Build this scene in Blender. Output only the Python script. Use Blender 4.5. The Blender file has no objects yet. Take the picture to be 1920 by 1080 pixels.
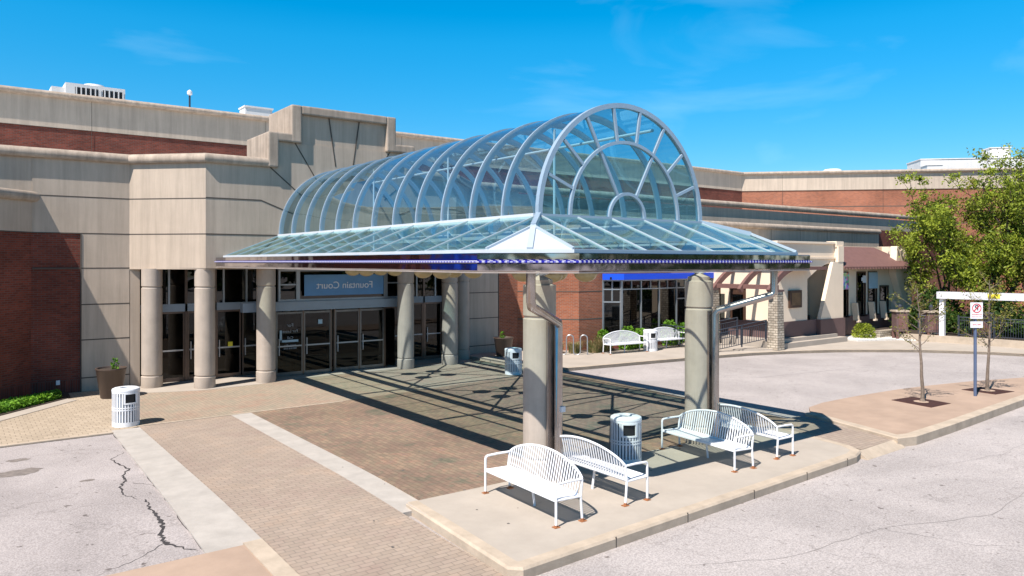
import bpy, bmesh, math, random
from mathutils import Vector, Matrix
R = math.radians
random.seed(7)
S = bpy.context.scene
COL = S.collection
# ---------------------------------------------------------------- camera
cd = bpy.data.cameras.new("camera"); cam = bpy.data.objects.new("camera", cd); COL.objects.link(cam)
cam.location = (0, 0, 4.1); cam.rotation_euler = (R(90), 0, -math.atan2(.6, .8))
cd.sensor_width = 36; cd.lens = 26.25; cd.shift_y = -49/1920; cd.clip_end = 2000; cd.clip_start = .1
S.camera = cam
# ---------------------------------------------------------------- light
SUNV = Vector((-.68, -.22, 1)).normalized()
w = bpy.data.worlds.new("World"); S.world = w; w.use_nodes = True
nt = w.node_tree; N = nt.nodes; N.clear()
sky = N.new('ShaderNodeTexSky'); sky.sky_type = 'NISHITA'; sky.sun_disc = False
sky.sun_elevation = math.asin(SUNV.z); sky.sun_rotation = math.atan2(SUNV.x, SUNV.y)
sky.air_density = 1.0; sky.dust_density = .3; sky.ozone_density = 2.0
hs = N.new('ShaderNodeHueSaturation'); hs.inputs['Saturation'].default_value = 1.54; hs.inputs['Hue'].default_value = .492
hs.inputs['Value'].default_value = 1.12
tc = N.new('ShaderNodeTexCoord'); mp = N.new('ShaderNodeMapping'); mp.inputs['Scale'].default_value = (1.2, 2.4, 7)
mp.inputs['Rotation'].default_value = (0.1, .2, .5)
nz = N.new('ShaderNodeTexNoise'); nz.inputs['Scale'].default_value = 1.3; nz.inputs['Detail'].default_value = 7; nz.inputs['Distortion'].default_value = .6
cr = N.new('ShaderNodeValToRGB'); cr.color_ramp.elements[0].position = .54; cr.color_ramp.elements[1].position = .85
cr.color_ramp.elements[1].color = (.32, .32, .32, 1)
mx = N.new('ShaderNodeMixRGB'); mx.inputs[2].default_value = (5.0, 7.4, 8.6, 1)
bg = N.new('ShaderNodeBackground'); bg.inputs[1].default_value = .10; wo = N.new('ShaderNodeOutputWorld')
L = nt.links.new
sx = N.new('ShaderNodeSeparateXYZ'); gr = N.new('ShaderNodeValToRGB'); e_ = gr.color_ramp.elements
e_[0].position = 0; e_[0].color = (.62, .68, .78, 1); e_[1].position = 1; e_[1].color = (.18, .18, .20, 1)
for p_, c_ in ((.12, (.74, .80, .88, 1)), (.28, (1.0, 1.06, 1.06, 1)), (.40, (1.0, 1.03, 1.03, 1)), (.60, (.42, .43, .46, 1))): q_ = e_.new(p_); q_.color = c_  # sky dimmed towards the zenith, above the view, to cut ambient light
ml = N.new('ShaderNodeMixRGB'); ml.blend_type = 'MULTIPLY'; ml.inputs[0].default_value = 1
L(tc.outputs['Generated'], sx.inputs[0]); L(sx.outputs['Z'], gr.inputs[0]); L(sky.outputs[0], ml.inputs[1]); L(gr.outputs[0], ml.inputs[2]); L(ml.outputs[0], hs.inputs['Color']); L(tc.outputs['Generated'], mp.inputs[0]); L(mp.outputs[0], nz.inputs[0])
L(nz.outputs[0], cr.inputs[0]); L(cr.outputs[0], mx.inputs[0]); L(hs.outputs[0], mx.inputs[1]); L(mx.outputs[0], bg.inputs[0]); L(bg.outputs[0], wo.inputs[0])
ld = bpy.data.lights.new("sun", 'SUN'); ld.energy = 4.8; ld.angle = R(.5); ld.color = (1, .93, .865)
sun = bpy.data.objects.new("sun", ld); COL.objects.link(sun); sun.rotation_euler = SUNV.to_track_quat('Z', 'Y').to_euler()
S.view_settings.view_transform = 'Standard'; S.view_settings.look = 'None'; S.view_settings.gamma = 1
S.view_settings.exposure = .65
S.render.resolution_x = 1024; S.render.resolution_y = 576
S.render.engine = 'CYCLES'
try:
    S.cycles.max_bounces = 10; S.cycles.diffuse_bounces = 2; S.cycles.transparent_max_bounces = 24; S.cycles.caustics_reflective = False; S.cycles.caustics_refractive = False
except Exception: pass

# ---------------------------------------------------------------- materials
def node(m, t, **k):
    n = m.node_tree.nodes.new(t)
    for a, b in k.items():
        try: n.inputs[a].default_value = b
        except Exception: setattr(n, a, b)
    return n
def newmat(name):
    m = bpy.data.materials.new(name); m.use_nodes = True
    return m, m.node_tree.nodes['Principled BSDF'], m.node_tree.links.new
def c4(c): return (c[0], c[1], c[2], 1)
def ramp(m, a, b, pa=0., pb=1.):
    n = m.node_tree.nodes.new('ShaderNodeValToRGB'); e = n.color_ramp.elements
    e[0].position = pa; e[1].position = pb; e[0].color = c4(a); e[1].color = c4(b); return n
def mixc(m, kind='MIX', fac=1.):
    n = m.node_tree.nodes.new('ShaderNodeMixRGB'); n.blend_type = kind; n.inputs[0].default_value = fac; return n
def plain(name, col, rough=.6, metal=0., spec=.5, var=.12, scale=3., bump=0., streak=0.):
    m, p, l = newmat(name)
    p.inputs['Roughness'].default_value = rough; p.inputs['Metallic'].default_value = metal
    p.inputs['Specular IOR Level'].default_value = spec
    g = node(m, 'ShaderNodeNewGeometry')
    n = node(m, 'ShaderNodeTexNoise', Scale=scale, Detail=6., Roughness=.65); l(g.outputs['Position'], n.inputs[0])
    r = ramp(m, [max(0, x*(1-var)) for x in col], [min(1, x*(1+var)) for x in col], .3, .7); l(n.outputs[0], r.inputs[0])
    out = r.outputs[0]
    if streak:
        mp = node(m, 'ShaderNodeMapping'); mp.inputs['Scale'].default_value = (2.6, 2.6, .16); l(g.outputs['Position'], mp.inputs[0])
        n2 = node(m, 'ShaderNodeTexNoise', Scale=1.6, Detail=5., Roughness=.7); l(mp.outputs[0], n2.inputs[0])
        r2 = ramp(m, [1-streak]*3, (1, 1, 1), .33, .62); l(n2.outputs[0], r2.inputs[0])
        x = mixc(m, 'MULTIPLY'); l(out, x.inputs[1]); l(r2.outputs[0], x.inputs[2]); out = x.outputs[0]
    l(out, p.inputs['Base Color'])
    if bump:
        n3 = node(m, 'ShaderNodeTexNoise', Scale=scale*14, Detail=4.); l(g.outputs['Position'], n3.inputs[0])
        b = node(m, 'ShaderNodeBump', Strength=bump, Distance=.01); l(n3.outputs[0], b.inputs['Height']); l(b.outputs[0], p.inputs['Normal'])
    return m
def brick(name, c1, c2, mortar, bw=.2, bh=.0667, rot=0., msize=.009, patch=None, rough=.85, mott=.35):
    m, p, l = newmat(name); p.inputs['Roughness'].default_value = rough; p.inputs['Specular IOR Level'].default_value = .2
    uv = node(m, 'ShaderNodeUVMap'); mp = node(m, 'ShaderNodeMapping'); mp.inputs['Rotation'].default_value = (0, 0, rot)
    l(uv.outputs[0], mp.inputs[0])
    b = node(m, 'ShaderNodeTexBrick', Scale=1.); b.inputs['Brick Width'].default_value = bw; b.inputs['Row Height'].default_value = bh
    b.inputs['Mortar Size'].default_value = msize; b.inputs['Mortar Smooth'].default_value = .2; b.inputs['Bias'].default_value = 0.
    b.inputs['Color1'].default_value = c4(c1); b.inputs['Color2'].default_value = c4(c2); b.inputs['Mortar'].default_value = c4(mortar)
    l(mp.outputs[0], b.inputs['Vector'])
    n = node(m, 'ShaderNodeTexNoise', Scale=.45, Detail=8., Roughness=.7); l(uv.outputs[0], n.inputs[0])
    r = ramp(m, [1-mott]*3, [1+mott*.3]*3, .35, .62); l(n.outputs[0], r.inputs[0])
    x = mixc(m, 'MULTIPLY'); l(b.outputs['Color'], x.inputs[1]); l(r.outputs[0], x.inputs[2]); out = x.outputs[0]
    if patch:
        n2 = node(m, 'ShaderNodeTexNoise', Scale=.9, Detail=5., Roughness=.75); l(uv.outputs[0], n2.inputs[0])
        rr = node(m, 'ShaderNodeValToRGB'); e = rr.color_ramp.elements
        e[0].position = .3; e[0].color = c4(patch[0]); e[1].position = .72; e[1].color = c4(patch[-1])
        for i, c in enumerate(patch[1:-1]):
            q = e.new(.3+.42*(i+1)/(len(patch)-1)); q.color = c4(c)
        l(n2.outputs[0], rr.inputs[0]); y = mixc(m, 'MULTIPLY'); l(out, y.inputs[1]); l(rr.outputs[0], y.inputs[2]); out = y.outputs[0]
    l(out, p.inputs['Base Color'])
    bp = node(m, 'ShaderNodeBump', Strength=.35, Distance=.006); l(b.outputs['Fac'], bp.inputs['Height']); bp.invert = True; l(bp.outputs[0], p.inputs['Normal'])
    return m
def asphalt(name, col, fine=.25, patchy=.16, cracks=True):
    m, p, l = newmat(name); p.inputs['Roughness'].default_value = .9; p.inputs['Specular IOR Level'].default_value = .2
    g = node(m, 'ShaderNodeNewGeometry')
    n = node(m, 'ShaderNodeTexNoise', Scale=38., Detail=3., Roughness=.8); l(g.outputs['Position'], n.inputs[0])
    r = ramp(m, [c*(1-fine) for c in col], [min(1, c*(1+fine)) for c in col], .38, .62); l(n.outputs[0], r.inputs[0])
    n2 = node(m, 'ShaderNodeTexNoise', Scale=.35, Detail=8., Roughness=.65, Distortion=.5); l(g.outputs['Position'], n2.inputs[0])
    r2 = ramp(m, [1-patchy]*3, [1+patchy*.4]*3, .35, .65); l(n2.outputs[0], r2.inputs[0])
    x = mixc(m, 'MULTIPLY'); l(r.outputs[0], x.inputs[1]); l(r2.outputs[0], x.inputs[2]); out = x.outputs[0]
    n3 = node(m, 'ShaderNodeTexNoise', Scale=5.5, Detail=2.5, Roughness=.6); l(g.outputs['Position'], n3.inputs[0])
    r3 = ramp(m, (.45, .43, .42), (1, 1, 1), .27, .33); l(n3.outputs[0], r3.inputs[0])
    y = mixc(m, 'MULTIPLY'); l(out, y.inputs[1]); l(r3.outputs[0], y.inputs[2]); out = y.outputs[0]
    if cracks:
        nd = node(m, 'ShaderNodeTexNoise', Scale=1.7, Detail=5.); l(g.outputs['Position'], nd.inputs[0])
        ad = mixc(m, 'ADD', .9); l(g.outputs['Position'], ad.inputs[1]); l(nd.outputs['Color'], ad.inputs[2])
        v = node(m, 'ShaderNodeTexVoronoi', Scale=.33); v.feature = 'DISTANCE_TO_EDGE'; l(ad.outputs[0], v.inputs['Vector'])
        rv = ramp(m, (.55, .54, .53), (1, 1, 1), .0015, .006); l(v.outputs['Distance'], rv.inputs[0])
        z = mixc(m, 'MULTIPLY', .4); l(out, z.inputs[1]); l(rv.outputs[0], z.inputs[2]); out = z.outputs[0]
    l(out, p.inputs['Base Color'])
    b = node(m, 'ShaderNodeBump', Strength=.4, Distance=.008); l(n.outputs[0], b.inputs['Height']); l(b.outputs[0], p.inputs['Normal'])
    return m
def pane(name, tint, dust=.06, dustcol=(.6, .75, .75), refl=(.9, .9, .9), rough=0.0, ior=1.5):
    m, p, l = newmat(name); nt = m.node_tree; nt.nodes.remove(p)
    o = nt.nodes['Material Output']
    t = node(m, 'ShaderNodeBsdfTransparent'); t.inputs[0].default_value = c4(tint)
    g = node(m, 'ShaderNodeBsdfGlossy'); g.inputs['Roughness'].default_value = rough; g.inputs[0].default_value = c4(refl)
    d = node(m, 'ShaderNodeBsdfDiffuse'); d.inputs[0].default_value = c4(dustcol)
    n = node(m, 'ShaderNodeTexNoise', Scale=1.3, Detail=6., Roughness=.7); ge = node(m, 'ShaderNodeNewGeometry'); l(ge.outputs['Position'], n.inputs[0])
    mr = node(m, 'ShaderNodeMapRange'); mr.inputs['From Min'].default_value = .3; mr.inputs['From Max'].default_value = .7
    mr.inputs['To Min'].default_value = dust*.4; mr.inputs['To Max'].default_value = dust*1.6; l(n.outputs[0], mr.inputs['Value'])
    s1 = node(m, 'ShaderNodeMixShader'); l(mr.outputs[0], s1.inputs[0]); l(t.outputs[0], s1.inputs[1]); l(d.outputs[0], s1.inputs[2])
    f = node(m, 'ShaderNodeFresnel'); ma = node(m, 'ShaderNodeMapRange'); ma.inputs['To Min'].default_value = ior; ma.inputs['To Max'].default_value = 1/ior; l(ge.outputs['Backfacing'], ma.inputs['Value']); l(ma.outputs[0], f.inputs['IOR']); s2 = node(m, 'ShaderNodeMixShader')
    l(f.outputs[0], s2.inputs[0]); l(s1.outputs[0], s2.inputs[1]); l(g.outputs[0], s2.inputs[2]); l(s2.outputs[0], o.inputs[0])
    return m
def flat(name, col, rough=.6, **k): return plain(name, col, rough, var=.03, **k)

M = {}
M['conc'] = plain('precast_concrete', (.53, .435, .345), .85, spec=.2, var=.07, scale=.8, bump=.15, streak=.2)
M['coping'] = plain('precast_coping', (.45, .365, .29), .85, spec=.2, var=.16, scale=1.8, bump=.3, streak=.32)
M['colm'] = plain('column_concrete', (.47, .40, .335), .8, spec=.2, var=.09, scale=2.5, bump=.3, streak=.12)
M['joint'] = flat('dark_sealant', (.085, .07, .058), .9)
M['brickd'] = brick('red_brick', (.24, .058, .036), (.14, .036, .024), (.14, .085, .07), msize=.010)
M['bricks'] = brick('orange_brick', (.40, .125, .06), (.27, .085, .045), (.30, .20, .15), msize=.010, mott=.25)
M['soldier'] = brick('soldier_brick', (.22, .055, .035), (.14, .036, .024), (.14, .085, .07), bw=.0667, bh=.4, msize=.008)
M['stone'] = brick('ledge_stone', (.58, .51, .41), (.38, .32, .25), (.20, .17, .135), bw=.24, bh=.11, msize=.016, mott=.4)
M['asph'] = asphalt('aged_asphalt', (.40, .362, .345))
M['asph2'] = asphalt('patched_asphalt', (.385, .345, .33), patchy=.22)
M['pav_lane'] = brick('tan_pavers', (.375, .30, .24), (.33, .265, .21), (.23, .19, .155), bw=.22, bh=.11, msize=.007, mott=.10, rot=.0,
    patch=[(.98, .92, .94), (1, 1, 1), (1.08, 1.0, .95)])
M['pav'] = brick('multicolour_pavers', (.27, .215, .172), (.20, .168, .14), (.16, .132, .11), bw=.22, bh=.11, msize=.008, mott=.25, rot=R(90),
    patch=[(.70, .84, .74), (.95, 1, .88), (1.14, .94, .86), (1.05, 1.0, .86), (1.18, .92, .80), (.78, .80, .88)])
M['pav_up'] = brick('pinkish_tan_pavers', (.40, .30, .235), (.34, .265, .21), (.26, .205, .165), bw=.22, bh=.11, msize=.008, mott=.15, rot=R(90), patch=[(1.05, .9, .85), (1, 1, .95), (.85, .95, .9), (1.1, .95, .9)])
M['pav_walk'] = brick('buff_pavers', (.46, .375, .28), (.40, .325, .24), (.26, .21, .16), bw=.2, bh=.2, msize=.009, mott=.12)
M['slab'] = plain('concrete_paving', (.41, .36, .305), .9, spec=.2, var=.10, scale=.9, bump=.25)
M['slab2'] = plain('grey_band_concrete', (.42, .385, .345), .9, spec=.2, var=.13, scale=2.2, bump=.3)
M['kerb'] = plain('kerb_concrete', (.455, .375, .29), .9, spec=.2, var=.16, scale=2.5, bump=.4)
M['pink'] = plain('pinkish_concrete', (.39, .285, .215), .9, spec=.2, var=.14, scale=.8, bump=.2)
M['gravel'] = plain('white_gravel', (.66, .64, .60), .9, var=.3, scale=14., bump=.9)
M['soil'] = plain('mulch', (.05, .035, .025), .95, var=.4, scale=12., bump=.8)
M['alu'] = plain('pale_blue_aluminium', (.36, .46, .55), .42, metal=.25, var=.05, scale=2.)
M['raft'] = plain('rafter_aluminium', (.46, .54, .60), .45, metal=.15, var=.05)
M['aluw'] = plain('white_aluminium', (.66, .70, .74), .45, metal=.1, var=.05, scale=2.)
M['dframe'] = plain('dark_door_aluminium', (.20, .20, .20), .3, metal=.7, var=.2, scale=5.)
M['frame'] = plain('door_aluminium', (.36, .40, .43), .35, metal=.6, var=.05)
M['header'] = plain('blue_grey_beam', (.30, .36, .42), .5, metal=.2, var=.06)
M['bronze'] = plain('dark_bronze_frame', (.16, .12, .10), .35, metal=.7, var=.1)
M['white'] = plain('white_powdercoat', (.80, .81, .83), .35, var=.03, scale=6.)
M['rust'] = plain('rust', (.33, .13, .05), .9, var=.4, scale=20.)
M['roofw'] = plain('white_roof_metal', (.74, .72, .70), .6, var=.06, scale=.7, streak=.08)
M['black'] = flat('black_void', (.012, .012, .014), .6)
M['liner'] = plain('grey_blue_liner', (.13, .18, .25), .6, var=.1)
M['blue'] = plain('royal_blue_awning', (.003, .075, .72), .5, var=.06, scale=.8)
M['banner'] = plain('blue_banner', (.12, .30, .56), .5, var=.12, scale=.8)
M['txt'] = flat('white_lettering', (.72, .78, .85), .6)
M['dimtxt'] = flat('faded_lettering', (.34, .38, .42), .6)
M['amber'] = plain('amber_glass', (.52, .42, .22), .25, var=.1, scale=5.)
M['brass'] = plain('aged_brass', (.30, .22, .12), .4, metal=.5, var=.1)
M['pot'] = plain('brown_planter', (.085, .058, .045), .5, var=.12, scale=2., streak=.15)
M['grate'] = plain('rusty_iron', (.10, .035, .022), .85, metal=.1, var=.3, scale=8.)
M['cream'] = plain('cream_stucco', (.84, .69, .53), .9, spec=.2, var=.04, scale=1.2, bump=.15, streak=.04)
M['mauve'] = plain('mauve_brown_paint', (.135, .082, .078), .7, var=.06, scale=2.)
M['broof'] = plain('brown_roof_tile', (.17, .085, .072), .75, var=.14, scale=4.)
M['dwood'] = plain('dark_wood', (.07, .035, .022), .5, var=.2, scale=6.)
M['iron'] = plain('dark_iron', (.045, .055, .075), .5, metal=.3, var=.1)
M['pole'] = plain('slate_blue_pole', (.12, .16, .26), .45, metal=.3, var=.1)
M['steelpost'] = plain('galvanised', (.42, .43, .45), .4, metal=.7, var=.08)
M['bark'] = plain('grey_bark', (.20, .155, .12), .95, var=.35, scale=14., bump=.6)
M['barkd'] = plain('dark_bark', (.075, .055, .045), .95, var=.35, scale=9., bump=.6)
M['red'] = flat('sign_red', (.62, .03, .05), .5)
M['signw'] = flat('sign_white', (.78, .78, .80), .4)
M['yellow'] = flat('yellow_sign', (.80, .66, .04), .5)
M['aqua'] = plain('pale_blue_poster', (.42, .58, .68), .5, var=.06)
M['ivory'] = plain('interior_cream', (.55, .50, .36), .8, var=.1)
# chrome with rippled panels
m, p, l = newmat('polished_chrome'); p.inputs['Metallic'].default_value = 1; p.inputs['Roughness'].default_value = .09; p.inputs['Base Color'].default_value = (.46, .44, .47, 1)
g = node(m, 'ShaderNodeNewGeometry'); n = node(m, 'ShaderNodeTexNoise', Scale=1.4, Detail=1.5); l(g.outputs['Position'], n.inputs[0])
b = node(m, 'ShaderNodeBump', Strength=.6, Distance=.05); l(n.outputs[0], b.inputs['Height']); l(b.outputs[0], p.inputs['Normal']); M['chrome'] = m
M['pipe'] = plain('brushed_pipe', (.40, .36, .34), .22, metal=.9, var=.15, scale=3.)
M['panelg'] = plain('grey_white_panel', (.46, .50, .56), .45, var=.05)
# striped light tube
m, p, l = newmat('blue_light_rope'); p.inputs['Roughness'].default_value = .25
uv = node(m, 'ShaderNodeUVMap'); wv = node(m, 'ShaderNodeTexWave', Scale=3.4); l(uv.outputs[0], wv.inputs[0])
r = ramp(m, (.010, .010, .30), (.45, .45, .62), .45, .75); l(wv.outputs[0], r.inputs[0]); l(r.outputs[0], p.inputs['Base Color']); M['rope'] = m
M['fglass'] = pane('fan_glass', (.44, .72, .79), .06, (.20, .52, .62), (.8, .95, 1.), ior=1.45)
M['bglass'] = pane('barrel_glass', (.70, .85, .90), .025, (.18, .48, .64), (.70, .92, 1.), ior=1.95)
M['rglass'] = pane('skirt_glass', (.80, .92, .86), .05, (.20, .52, .52), (.66, .98, 1.), ior=2.0)
M['dglass'] = pane('door_glass', (.30, .32, .32), .01, (.1, .1, .1), ior=1.4)
M['wglass'] = pane('shop_window_glass', (.10, .12, .13), .01, (.1, .1, .1), ior=1.6)
def leafmat(name, a, b, scale=1.1):
    m, p, l = newmat(name); p.inputs['Roughness'].default_value = .55; p.inputs['Specular IOR Level'].default_value = .25
    g = node(m, 'ShaderNodeNewGeometry'); n = node(m, 'ShaderNodeTexNoise', Scale=scale, Detail=5., Roughness=.8); l(g.outputs['Position'], n.inputs[0])
    r = ramp(m, a, b, .36, .64); l(n.outputs[0], r.inputs[0]); l(r.outputs[0], p.inputs['Base Color'])
    t = node(m, 'ShaderNodeBsdfTranslucent'); l(r.outputs[0], t.inputs[0]); s = node(m, 'ShaderNodeMixShader'); s.inputs[0].default_value = .3
    l(p.outputs[0], s.inputs[1]); l(t.outputs[0], s.inputs[2]); l(s.outputs[0], m.node_tree.nodes['Material Output'].inputs[0]); return m
M['leaf'] = leafmat('spring_leaf', (.035, .075, .008), (.42, .48, .05))  # dark end of the random tone stands in for shade inside the crown
M['leaf2'] = leafmat('olive_leaf', (.09, .10, .018), (.34, .32, .06))
M['leafd'] = leafmat('dark_leaf', (.02, .05, .01), (.07, .13, .02))
M['leafy'] = leafmat('bright_leaf', (.06, .16, .012), (.20, .40, .03), 3.)
M['grassm'] = leafmat('dry_grass', (.08, .14, .03), (.42, .30, .16), 4.)
# coloured art poster
m, p, l = newmat('colourful_art'); g = node(m, 'ShaderNodeNewGeometry'); v = node(m, 'ShaderNodeTexVoronoi', Scale=6.); l(g.outputs['Position'], v.inputs['Vector'])
h = node(m, 'ShaderNodeHueSaturation'); h.inputs['Saturation'].default_value = .75; l(v.outputs['Color'], h.inputs['Color']); l(h.outputs[0], p.inputs['Base Color']); M['art'] = m

# ---------------------------------------------------------------- mesh helpers
class MB:
    def __init__(s): s.v = []; s.f = []
    def add(s, vs, fs):
        o = len(s.v); s.v += [tuple(v) for v in vs]; s.f += [tuple(i+o for i in f) for f in fs]; return s
    def box(s, x0, x1, y0, y1, z0, z1):
        vs = [(x, y, z) for z in (z0, z1) for y in (y0, y1) for x in (x0, x1)]
        return s.add(vs, [(0, 2, 3, 1), (4, 5, 7, 6), (0, 1, 5, 4), (2, 6, 7, 3), (0, 4, 6, 2), (1, 3, 7, 5)])
    def obox(s, c, d, rz=0, rx=0, ry=0):
        m = Matrix.Translation(c) @ Matrix.Rotation(rz, 4, 'Z') @ Matrix.Rotation(ry, 4, 'Y') @ Matrix.Rotation(rx, 4, 'X')
        vs = [m @ Vector((x*d[0]/2, y*d[1]/2, z*d[2]/2)) for z in (-1, 1) for y in (-1, 1) for x in (-1, 1)]
        return s.add(vs, [(0, 2, 3, 1), (4, 5, 7, 6), (0, 1, 5, 4), (2, 6, 7, 3), (0, 4, 6, 2), (1, 3, 7, 5)])
    def bar(s, a, b, w, h, up=(0, 0, 1)):
        a = Vector(a); b = Vector(b); d = (b-a).normalized(); u = Vector(up)
        x = d.cross(u)
        if x.length < 1e-4: x = d.cross(Vector((1, 0, 0)))
        x.normalize(); y = x.cross(d).normalized()
        vs = []
        for p in (a, b):
            for i, j in ((-1, -1), (1, -1), (1, 1), (-1, 1)): vs.append(p + x*i*w/2 + y*j*h/2)
        return s.add(vs, [(0, 1, 2, 3), (7, 6, 5, 4), (0, 4, 5, 1), (1, 5, 6, 2), (2, 6, 7, 3), (3, 7, 4, 0)])
    def tube(s, pts, r, n=8, cap=True):
        pts = [Vector(p) for p in pts]; k = len(pts); rs = r if isinstance(r, (list, tuple)) else [r]*k
        vs = []; prev = None
        for i, p in enumerate(pts):
            t = (pts[min(i+1, k-1)] - pts[max(i-1, 0)]).normalized()
            if prev is None:
                x = t.cross(Vector((0, 0, 1)))
                if x.length < .05: x = t.cross(Vector((0, 1, 0)))
            else: x = prev - t*prev.dot(t)
            x.normalize(); prev = x; y = t.cross(x)
            for j in range(n):
                a = 2*math.pi*j/n; vs.append(p + (x*math.cos(a)+y*math.sin(a))*rs[i])
        fs = [(i*n+j, i*n+(j+1) % n, (i+1)*n+(j+1) % n, (i+1)*n+j) for i in range(k-1) for j in range(n)]
        if cap: fs += [tuple(range(n))[::-1], tuple((k-1)*n+j for j in range(n))]
        return s.add(vs, fs)
    def lathe(s, prof, c=(0, 0, 0), n=24):
        vs = [(c[0]+r*math.cos(2*math.pi*j/n), c[1]+r*math.sin(2*math.pi*j/n), c[2]+z) for r, z in prof for j in range(n)]
        k = len(prof)
        return s.add(vs, [(i*n+j, i*n+(j+1) % n, (i+1)*n+(j+1) % n, (i+1)*n+j) for i in range(k-1) for j in range(n)])
    def prism(s, poly, z0, z1, zf=None):
        n = len(poly); zt = [zf(x, y) if zf else z1 for x, y in poly]
        vs = [(x, y, z0) for x, y in poly] + [(x, y, zt[i]) for i, (x, y) in enumerate(poly)]
        return s.add(vs, [tuple(range(n))[::-1], tuple(range(n, 2*n))] + [(i, (i+1) % n, (i+1) % n+n, i+n) for i in range(n)])
    def xz(s, poly, y0, y1):
        n = len(poly); vs = [(x, y0, z) for x, z in poly] + [(x, y1, z) for x, z in poly]
        return s.add(vs, [tuple(range(n)), tuple(range(n, 2*n))[::-1]] + [(i, i+n, (i+1) % n+n, (i+1) % n) for i in range(n)])
    def arch(s, cx, cz, y0, y1, r0, r1, a0=0., a1=180., n=40):
        vs = []
        for i in range(n+1):
            a = R(a0+(a1-a0)*i/n)
            for r, y in ((r0, y0), (r1, y0), (r1, y1), (r0, y1)): vs.append((cx+r*math.cos(a), y, cz+r*math.sin(a)))
        fs = [(i*4+j, i*4+(j+1) % 4, i*4+4+(j+1) % 4, i*4+4+j) for i in range(n) for j in range(4)]
        return s.add(vs, fs + [(0, 3, 2, 1), (n*4, n*4+1, n*4+2, n*4+3)])
    def build(s, name, mat, parent=None, smooth=False, bevel=0, loc=None, auto=True):
        me = bpy.data.meshes.new(name); me.from_pydata(s.v, [], s.f); me.update()
        bm = bmesh.new(); bm.from_mesh(me)
        if auto: bmesh.ops.recalc_face_normals(bm, faces=bm.faces)
        if bevel: bmesh.ops.bevel(bm, geom=[e for e in bm.edges if len(e.link_faces) == 2 and e.calc_face_angle(0) > .5], offset=bevel, segments=2, affect='EDGES', profile=.6)
        uv = bm.loops.layers.uv.new('UVMap')
        for f in bm.faces:
            n = f.normal
            if abs(n.z) > .7:
                for lp in f.loops: lp[uv].uv = (lp.vert.co.x, lp.vert.co.y)
            else:
                t = Vector((-n.y, n.x, 0)); t = t.normalized() if t.length > 1e-5 else Vector((1, 0, 0))
                if abs(t.x) > abs(t.y): t = t if t.x > 0 else -t
                elif t.y < 0: t = -t
                for lp in f.loops: lp[uv].uv = (lp.vert.co.dot(t), lp.vert.co.z)
            f.smooth = smooth
        bm.to_mesh(me); bm.free()
        if isinstance(mat, str): mat = M[mat]
        me.materials.append(mat)
        if smooth:
            try: me.set_sharp_from_angle(angle=R(40))
            except Exception: pass
        o = bpy.data.objects.new(name, me); COL.objects.link(o)
        if parent: o.parent = parent
        if loc: o.location = loc
        return o
def tag(o, label, cat, group=None, kind=None):
    o['label'] = label
    o['category'] = cat
    if group: o['group'] = group
    if kind: o['kind'] = kind
    return o
def thing(name, label, cat, loc=(0, 0, 0), rz=0, group=None):
    o = bpy.data.objects.new(name, None); COL.objects.link(o); o.location = loc; o.rotation_euler = (0, 0, rz); o.empty_display_size = .2
    return tag(o, label, cat, group)
def struct(o): o['kind'] = 'structure'; return o
def copy_tree(o, parent=None):
    c = o.copy(); COL.objects.link(c); c.parent = parent
    for ch in list(o.children): copy_tree(ch, c)
    return c
def dup(o, loc, rz=0, label=None, group=None):
    c = copy_tree(o); c.location = loc; c.rotation_euler = (0, 0, rz)
    if label: c['label'] = label
    if group: c['group'] = group
    return c
def sweep(path, prof, i=None):
    """closed profile of (out, z) swept along 2-D path with mitres; out is to the right of travel; i: only that segment"""
    P_ = [Vector(p) for p in path]; n = len(P_); offs = []
    for k in range(n):
        a = (P_[k]-P_[k-1]).normalized() if k else None; b_ = (P_[k+1]-P_[k]).normalized() if k < n-1 else None
        na = Vector((a.y, -a.x)) if a else None; nb = Vector((b_.y, -b_.x)) if b_ else None
        if na and nb: q = (na+nb).normalized(); q = q/max(.3, q.dot(na))
        else: q = na or nb
        offs.append(q)
    mb = MB(); m = len(prof)
    ks = range(n-1) if i is None else [i]
    for k in ks:
        vs = [(P_[j].x+offs[j].x*o, P_[j].y+offs[j].y*o, z) for j in (k, k+1) for o, z in prof]
        mb.add(vs, [(a, (a+1) % m, m+(a+1) % m, m+a) for a in range(m)] + ([tuple(range(m))] if k == 0 or i is not None else []) + ([tuple(range(m, 2*m))] if k == n-2 or i is not None else []))
    return mb
def wallseg(mb, p0, p1, z0, z1, t=.3, openings=()):
    """wall from p0 to p1 (outside on the right), thickness t behind the face, rectangular openings (u0,u1,za,zb)"""
    a = Vector(p0); b = Vector(p1); L_ = (b-a).length; d = (b-a).normalized(); nrm = Vector((d.y, -d.x))
    us = sorted({0, L_} | {u for o in openings for u in o[:2]}); zs = sorted({z0, z1} | {z for o in openings for z in o[2:]})
    def blk(u0, u1, za, zb):
        vs = []
        for z in (za, zb):
            for u, k in ((u0, 0), (u1, 0), (u1, t), (u0, t)):
                q = a + d*u - nrm*k; vs.append((q.x, q.y, z))
        mb.add(vs, [(3, 2, 1, 0), (4, 5, 6, 7), (0, 1, 5, 4), (1, 2, 6, 5), (2, 3, 7, 6), (3, 0, 4, 7)])
    for zi in range(len(zs)-1):
        za, zb = zs[zi], zs[zi+1]; zm = (za+zb)/2; run = None
        for ui in range(len(us)-1):
            um = (us[ui]+us[ui+1])/2; hole = any(o[0] < um < o[1] and o[2] < zm < o[3] for o in openings)
            if hole:
                if run is not None: blk(run, us[ui], za, zb); run = None
            elif run is None: run = us[ui]
        if run is not None: blk(run, us[-1], za, zb)
    return mb
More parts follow.
